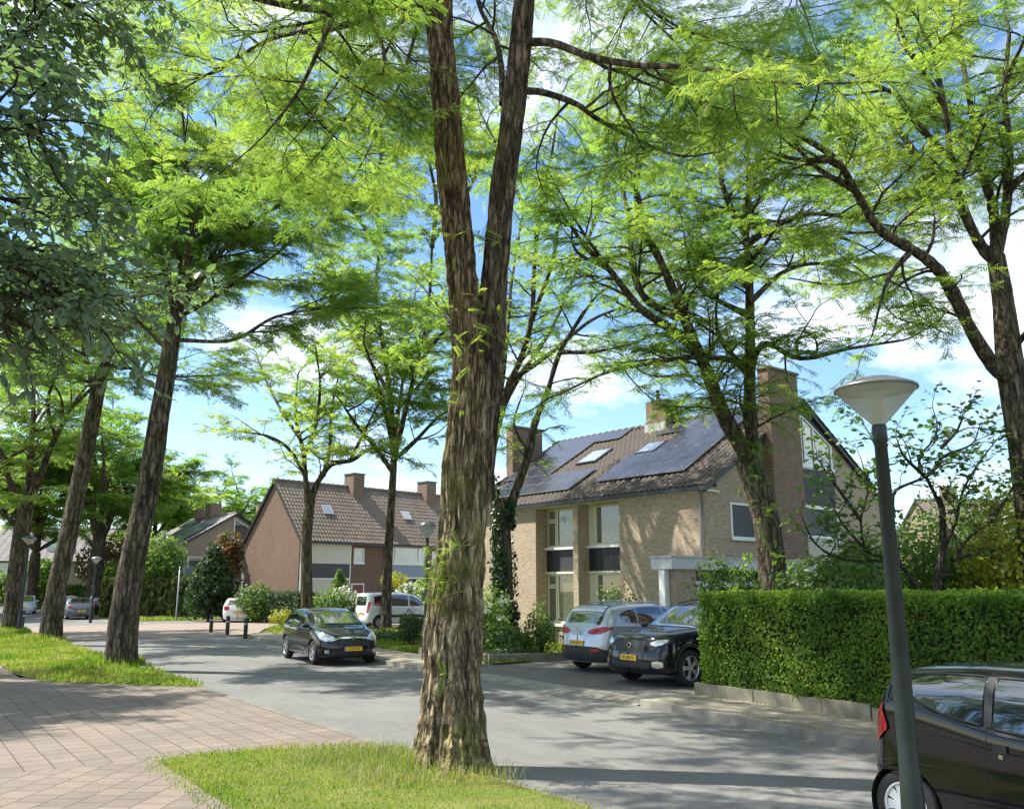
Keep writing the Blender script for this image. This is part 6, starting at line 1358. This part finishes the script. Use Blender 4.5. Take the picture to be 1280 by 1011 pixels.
# --- spreading magnolia behind the hedge
Y = 17.2
t = Tree(31, L1=.95, n1=5.0, L2=.45, n2=6.0, nf=15, fsize=.12, flat=.98, r1=.014, wander=.3, droop=0, up=.25)
b = P(1165, 800, Y) * [1, 1, 0]
tk = px((1165, 800, Y), (1172, 730, Y), (1178, 690, Y), (1178, 640, Y), (1172, 620, Y)); tk[0] = b
t.limb(tk, .085, .055, 9, None)
for l in [[(1176, 635, Y), (1160, 600, 17.1), (1150, 590, 17), (1150, 570, 16.9), (1165, 552, 16.8), (1172, 535, 16.8), (1166, 510, 16.8)], [(1118, 690, 17), (1116, 640, 17), (1118, 615, 17), (1135, 605, 17), (1157, 596, 17), (1176, 582, 16.9), (1200, 578, 16.8), (1235, 590, 16.7)], [(1176, 560, 16.8), (1195, 540, 16.8), (1205, 520, 16.8)],
          [(1180, 720, Y), (1199, 690, 17), (1212, 670, 16.9), (1235, 656, 16.8), (1263, 646, 16.7)], [(1178, 690, Y), (1195, 650, 17.4), (1205, 610, 17.6), (1230, 570, 17.8), (1250, 545, 18)], [(1150, 740, 17), (1120, 700, 16.8), (1085, 690, 16.6), (1076, 650, 16.5), (1085, 610, 16.4), (1075, 570, 16.4)],
          [(1118, 640, 17), (1105, 600, 17.2), (1095, 560, 17.4), (1080, 530, 17.5)], [(1120, 700, 16.8), (1060, 700, 16.6), (1020, 680, 16.4), (1000, 640, 16.3)], [(1190, 700, 17), (1230, 690, 17.6), (1265, 690, 18)], [(1165, 590, 17), (1180, 570, 17.6), (1215, 555, 18), (1225, 530, 18.2)], [(1157, 596, 17), (1130, 570, 16.6), (1120, 545, 16.4)], [(1235, 656, 16.8), (1260, 620, 17), (1280, 580, 17)], [(1085, 690, 16.6), (1050, 650, 16.8), (1035, 610, 17)], [(1076, 650, 16.5), (1040, 600, 16.4), (1020, 570, 16.4)]]:
    t.limb(px(*l), .042, .008, 6, .2)
e = thing('magnolia_tree', 'spreading magnolia with crooked thin branches and sparse leaves, behind the hedge and the near lamp', 'tree', b)
t.w.build('trunk', M['bark_grey'], e, smooth=True, off=b); t.crown(LEAFW, 'crown', M['leaf_mag'], e, b, .68)
# shoots on the forked tree
sh = MB(); rg = np.random.default_rng(9); T8 = [o for o in bpy.data.objects if o.get('label', '').startswith('tall tree forking')][0]
for u, v, k, sp in [(950, 590, 46, .35), (955, 640, 30, .3), (940, 560, 24, .25), (962, 690, 14, .25), (925, 545, 10, .2)]:
    c = P(u, v, 20.6); q = c + rg.normal(0, sp * .6, (k, 3)); scatter(sh, MID, q, rg.normal(0, 1, (k, 3)) + [0, -.4, .3], rg.normal(0, .4, (k, 3)) + [0, 0, 1], rg.uniform(.16, .3, k), np.clip(rg.normal(.5, .2, k), 0, 1))
sh.build('shoots', M['leaf_far'], T8, off=np.array(T8.location), rnd=True)
# --- ash leaves hanging in from the left, close to the camera
t = Tree(41, L1=1.0, n1=6.0, L2=.5, n2=8.0, nf=26, fsize=.088, flat=.93, r1=.012, wander=.2, droop=.16, up=0)
b = np.array([-6.3, 4.6, 0.0]); Yb = 5.6
tk = np.array([b, b + [.05, .1, 1.5], b + [.15, .3, 3.2], b + [.3, .6, 5], b + [.6, .9, 7], b + [.9, 1.2, 9]]); t.limb(tk, .24, .06, 14, None)
for l in [[(-160, 330, 5.0), (-90, 310, 5.2), (-20, 320, 5.4), (50, 350, 5.5), (95, 385, 5.6)], [(-160, 200, 5.0), (-80, 150, 5.2), (0, 140, 5.4), (40, 160, 5.5), (60, 200, 5.6)], [(-150, 60, 5.0), (-70, 10, 5.3), (20, -20, 5.6), (70, 0, 5.8), (110, 20, 6.0)],
          [(-140, 420, 5.0), (-80, 380, 5.3), (-10, 390, 5.6), (40, 410, 5.8)], [(-130, 280, 5.4), (-60, 240, 5.7), (10, 250, 6.0), (60, 270, 6.2)], [(-130, 100, 5.4), (-60, 70, 5.8), (0, 60, 6.1), (50, 70, 6.3)], [(-120, -60, 5.2), (-30, -90, 5.5), (60, -80, 5.8), (130, -40, 6.0)], [(-100, 330, 6.2), (-30, 300, 6.5), (40, 310, 6.7), (120, 340, 6.9)], [(-100, 400, 5.6), (-20, 370, 5.8), (70, 370, 6.0), (140, 370, 6.2)], [(-120, 160, 6.2), (-40, 130, 6.6), (10, 180, 6.8), (40, 230, 7.0)]]:
    q = px(*l); o = tk[3] + [0, 0, min(0, q[0][2] - 5.2)]; t.limb(np.vstack([o, q]), .04, .01, 6, .3)
e = thing('ash_tree', 'blue-green leafy tree hanging in at the upper left, nearest of all and unlit', 'tree', b)
t.w.build('trunk', M['bark_grey'], e, smooth=True, off=b); t.crown(leaf_template(.27), 'crown', M['leaf_blue'], e, b, 1.0); print('ASH', t.count)
# --- litter: fallen leaflets on the street and weeds at the kerb
rg = np.random.default_rng(8); n = 2600; a = rg.uniform(3, 34, n); bb = np.where(rg.random(n) < .6, np.interp(a, [3, 7.5, 9.5, 11.5, 21, 34], [10.3, 10.4, 10.7, 10.95, 11.15, 12.3]) - np.abs(rg.normal(0, .25, n)), rg.uniform(5.8, 11, n))
lit = MB(); scatter(lit, leaf_template(.3), np.array([AB(x, y, -.004 + rg.uniform(0, .008)) for x, y in zip(a, bb)]), rg.normal(0, 1, (n, 3)) * [1, 1, .1], rg.normal(0, .2, (n, 3)) + [0, 0, 1], rg.uniform(.015, .035, n), rg.random(n))
kind(lit.build('fallen_leaves', M['dry'], rnd=True), 'stuff')
n = 700; a = rg.uniform(7, 13, n); bb = rg.uniform(-1, 5.4, n)
lit = MB(); scatter(lit, leaf_template(.3), np.array([AB(x, y, .036) for x, y in zip(a, bb)]), rg.normal(0, 1, (n, 3)) * [1, 1, .1], rg.normal(0, .2, (n, 3)) + [0, 0, 1], rg.uniform(.012, .03, n), rg.random(n)); kind(lit.build('fallen_leaves', M['dry'], rnd=True), 'stuff')
WK = [(-2, 10.46), (7.4, 10.58), (9.4, 10.9), (11.4, 11.14), (11.4, 11.28), (9.4, 11.06), (7.4, 10.72), (-2, 10.60)]
grass('kerb_weeds', WK, 1500, .045, .006, 12, z0=.06, dry=.8)
WH = [(11.4, 12.18), (7.5, 11.84), (3, 11.6), (3, 11.74), (7.5, 11.98), (11.4, 12.34)]
grass('edging_weeds', WH, 600, .10, .007, 13, z0=.06, dry=.5)
grass('lawn_grass_far', [(36.5, 13.6), (36.5, 20), (44, 20), (44, 16.2)], 5000, .14, .02, 14, z0=0, dry=.6)
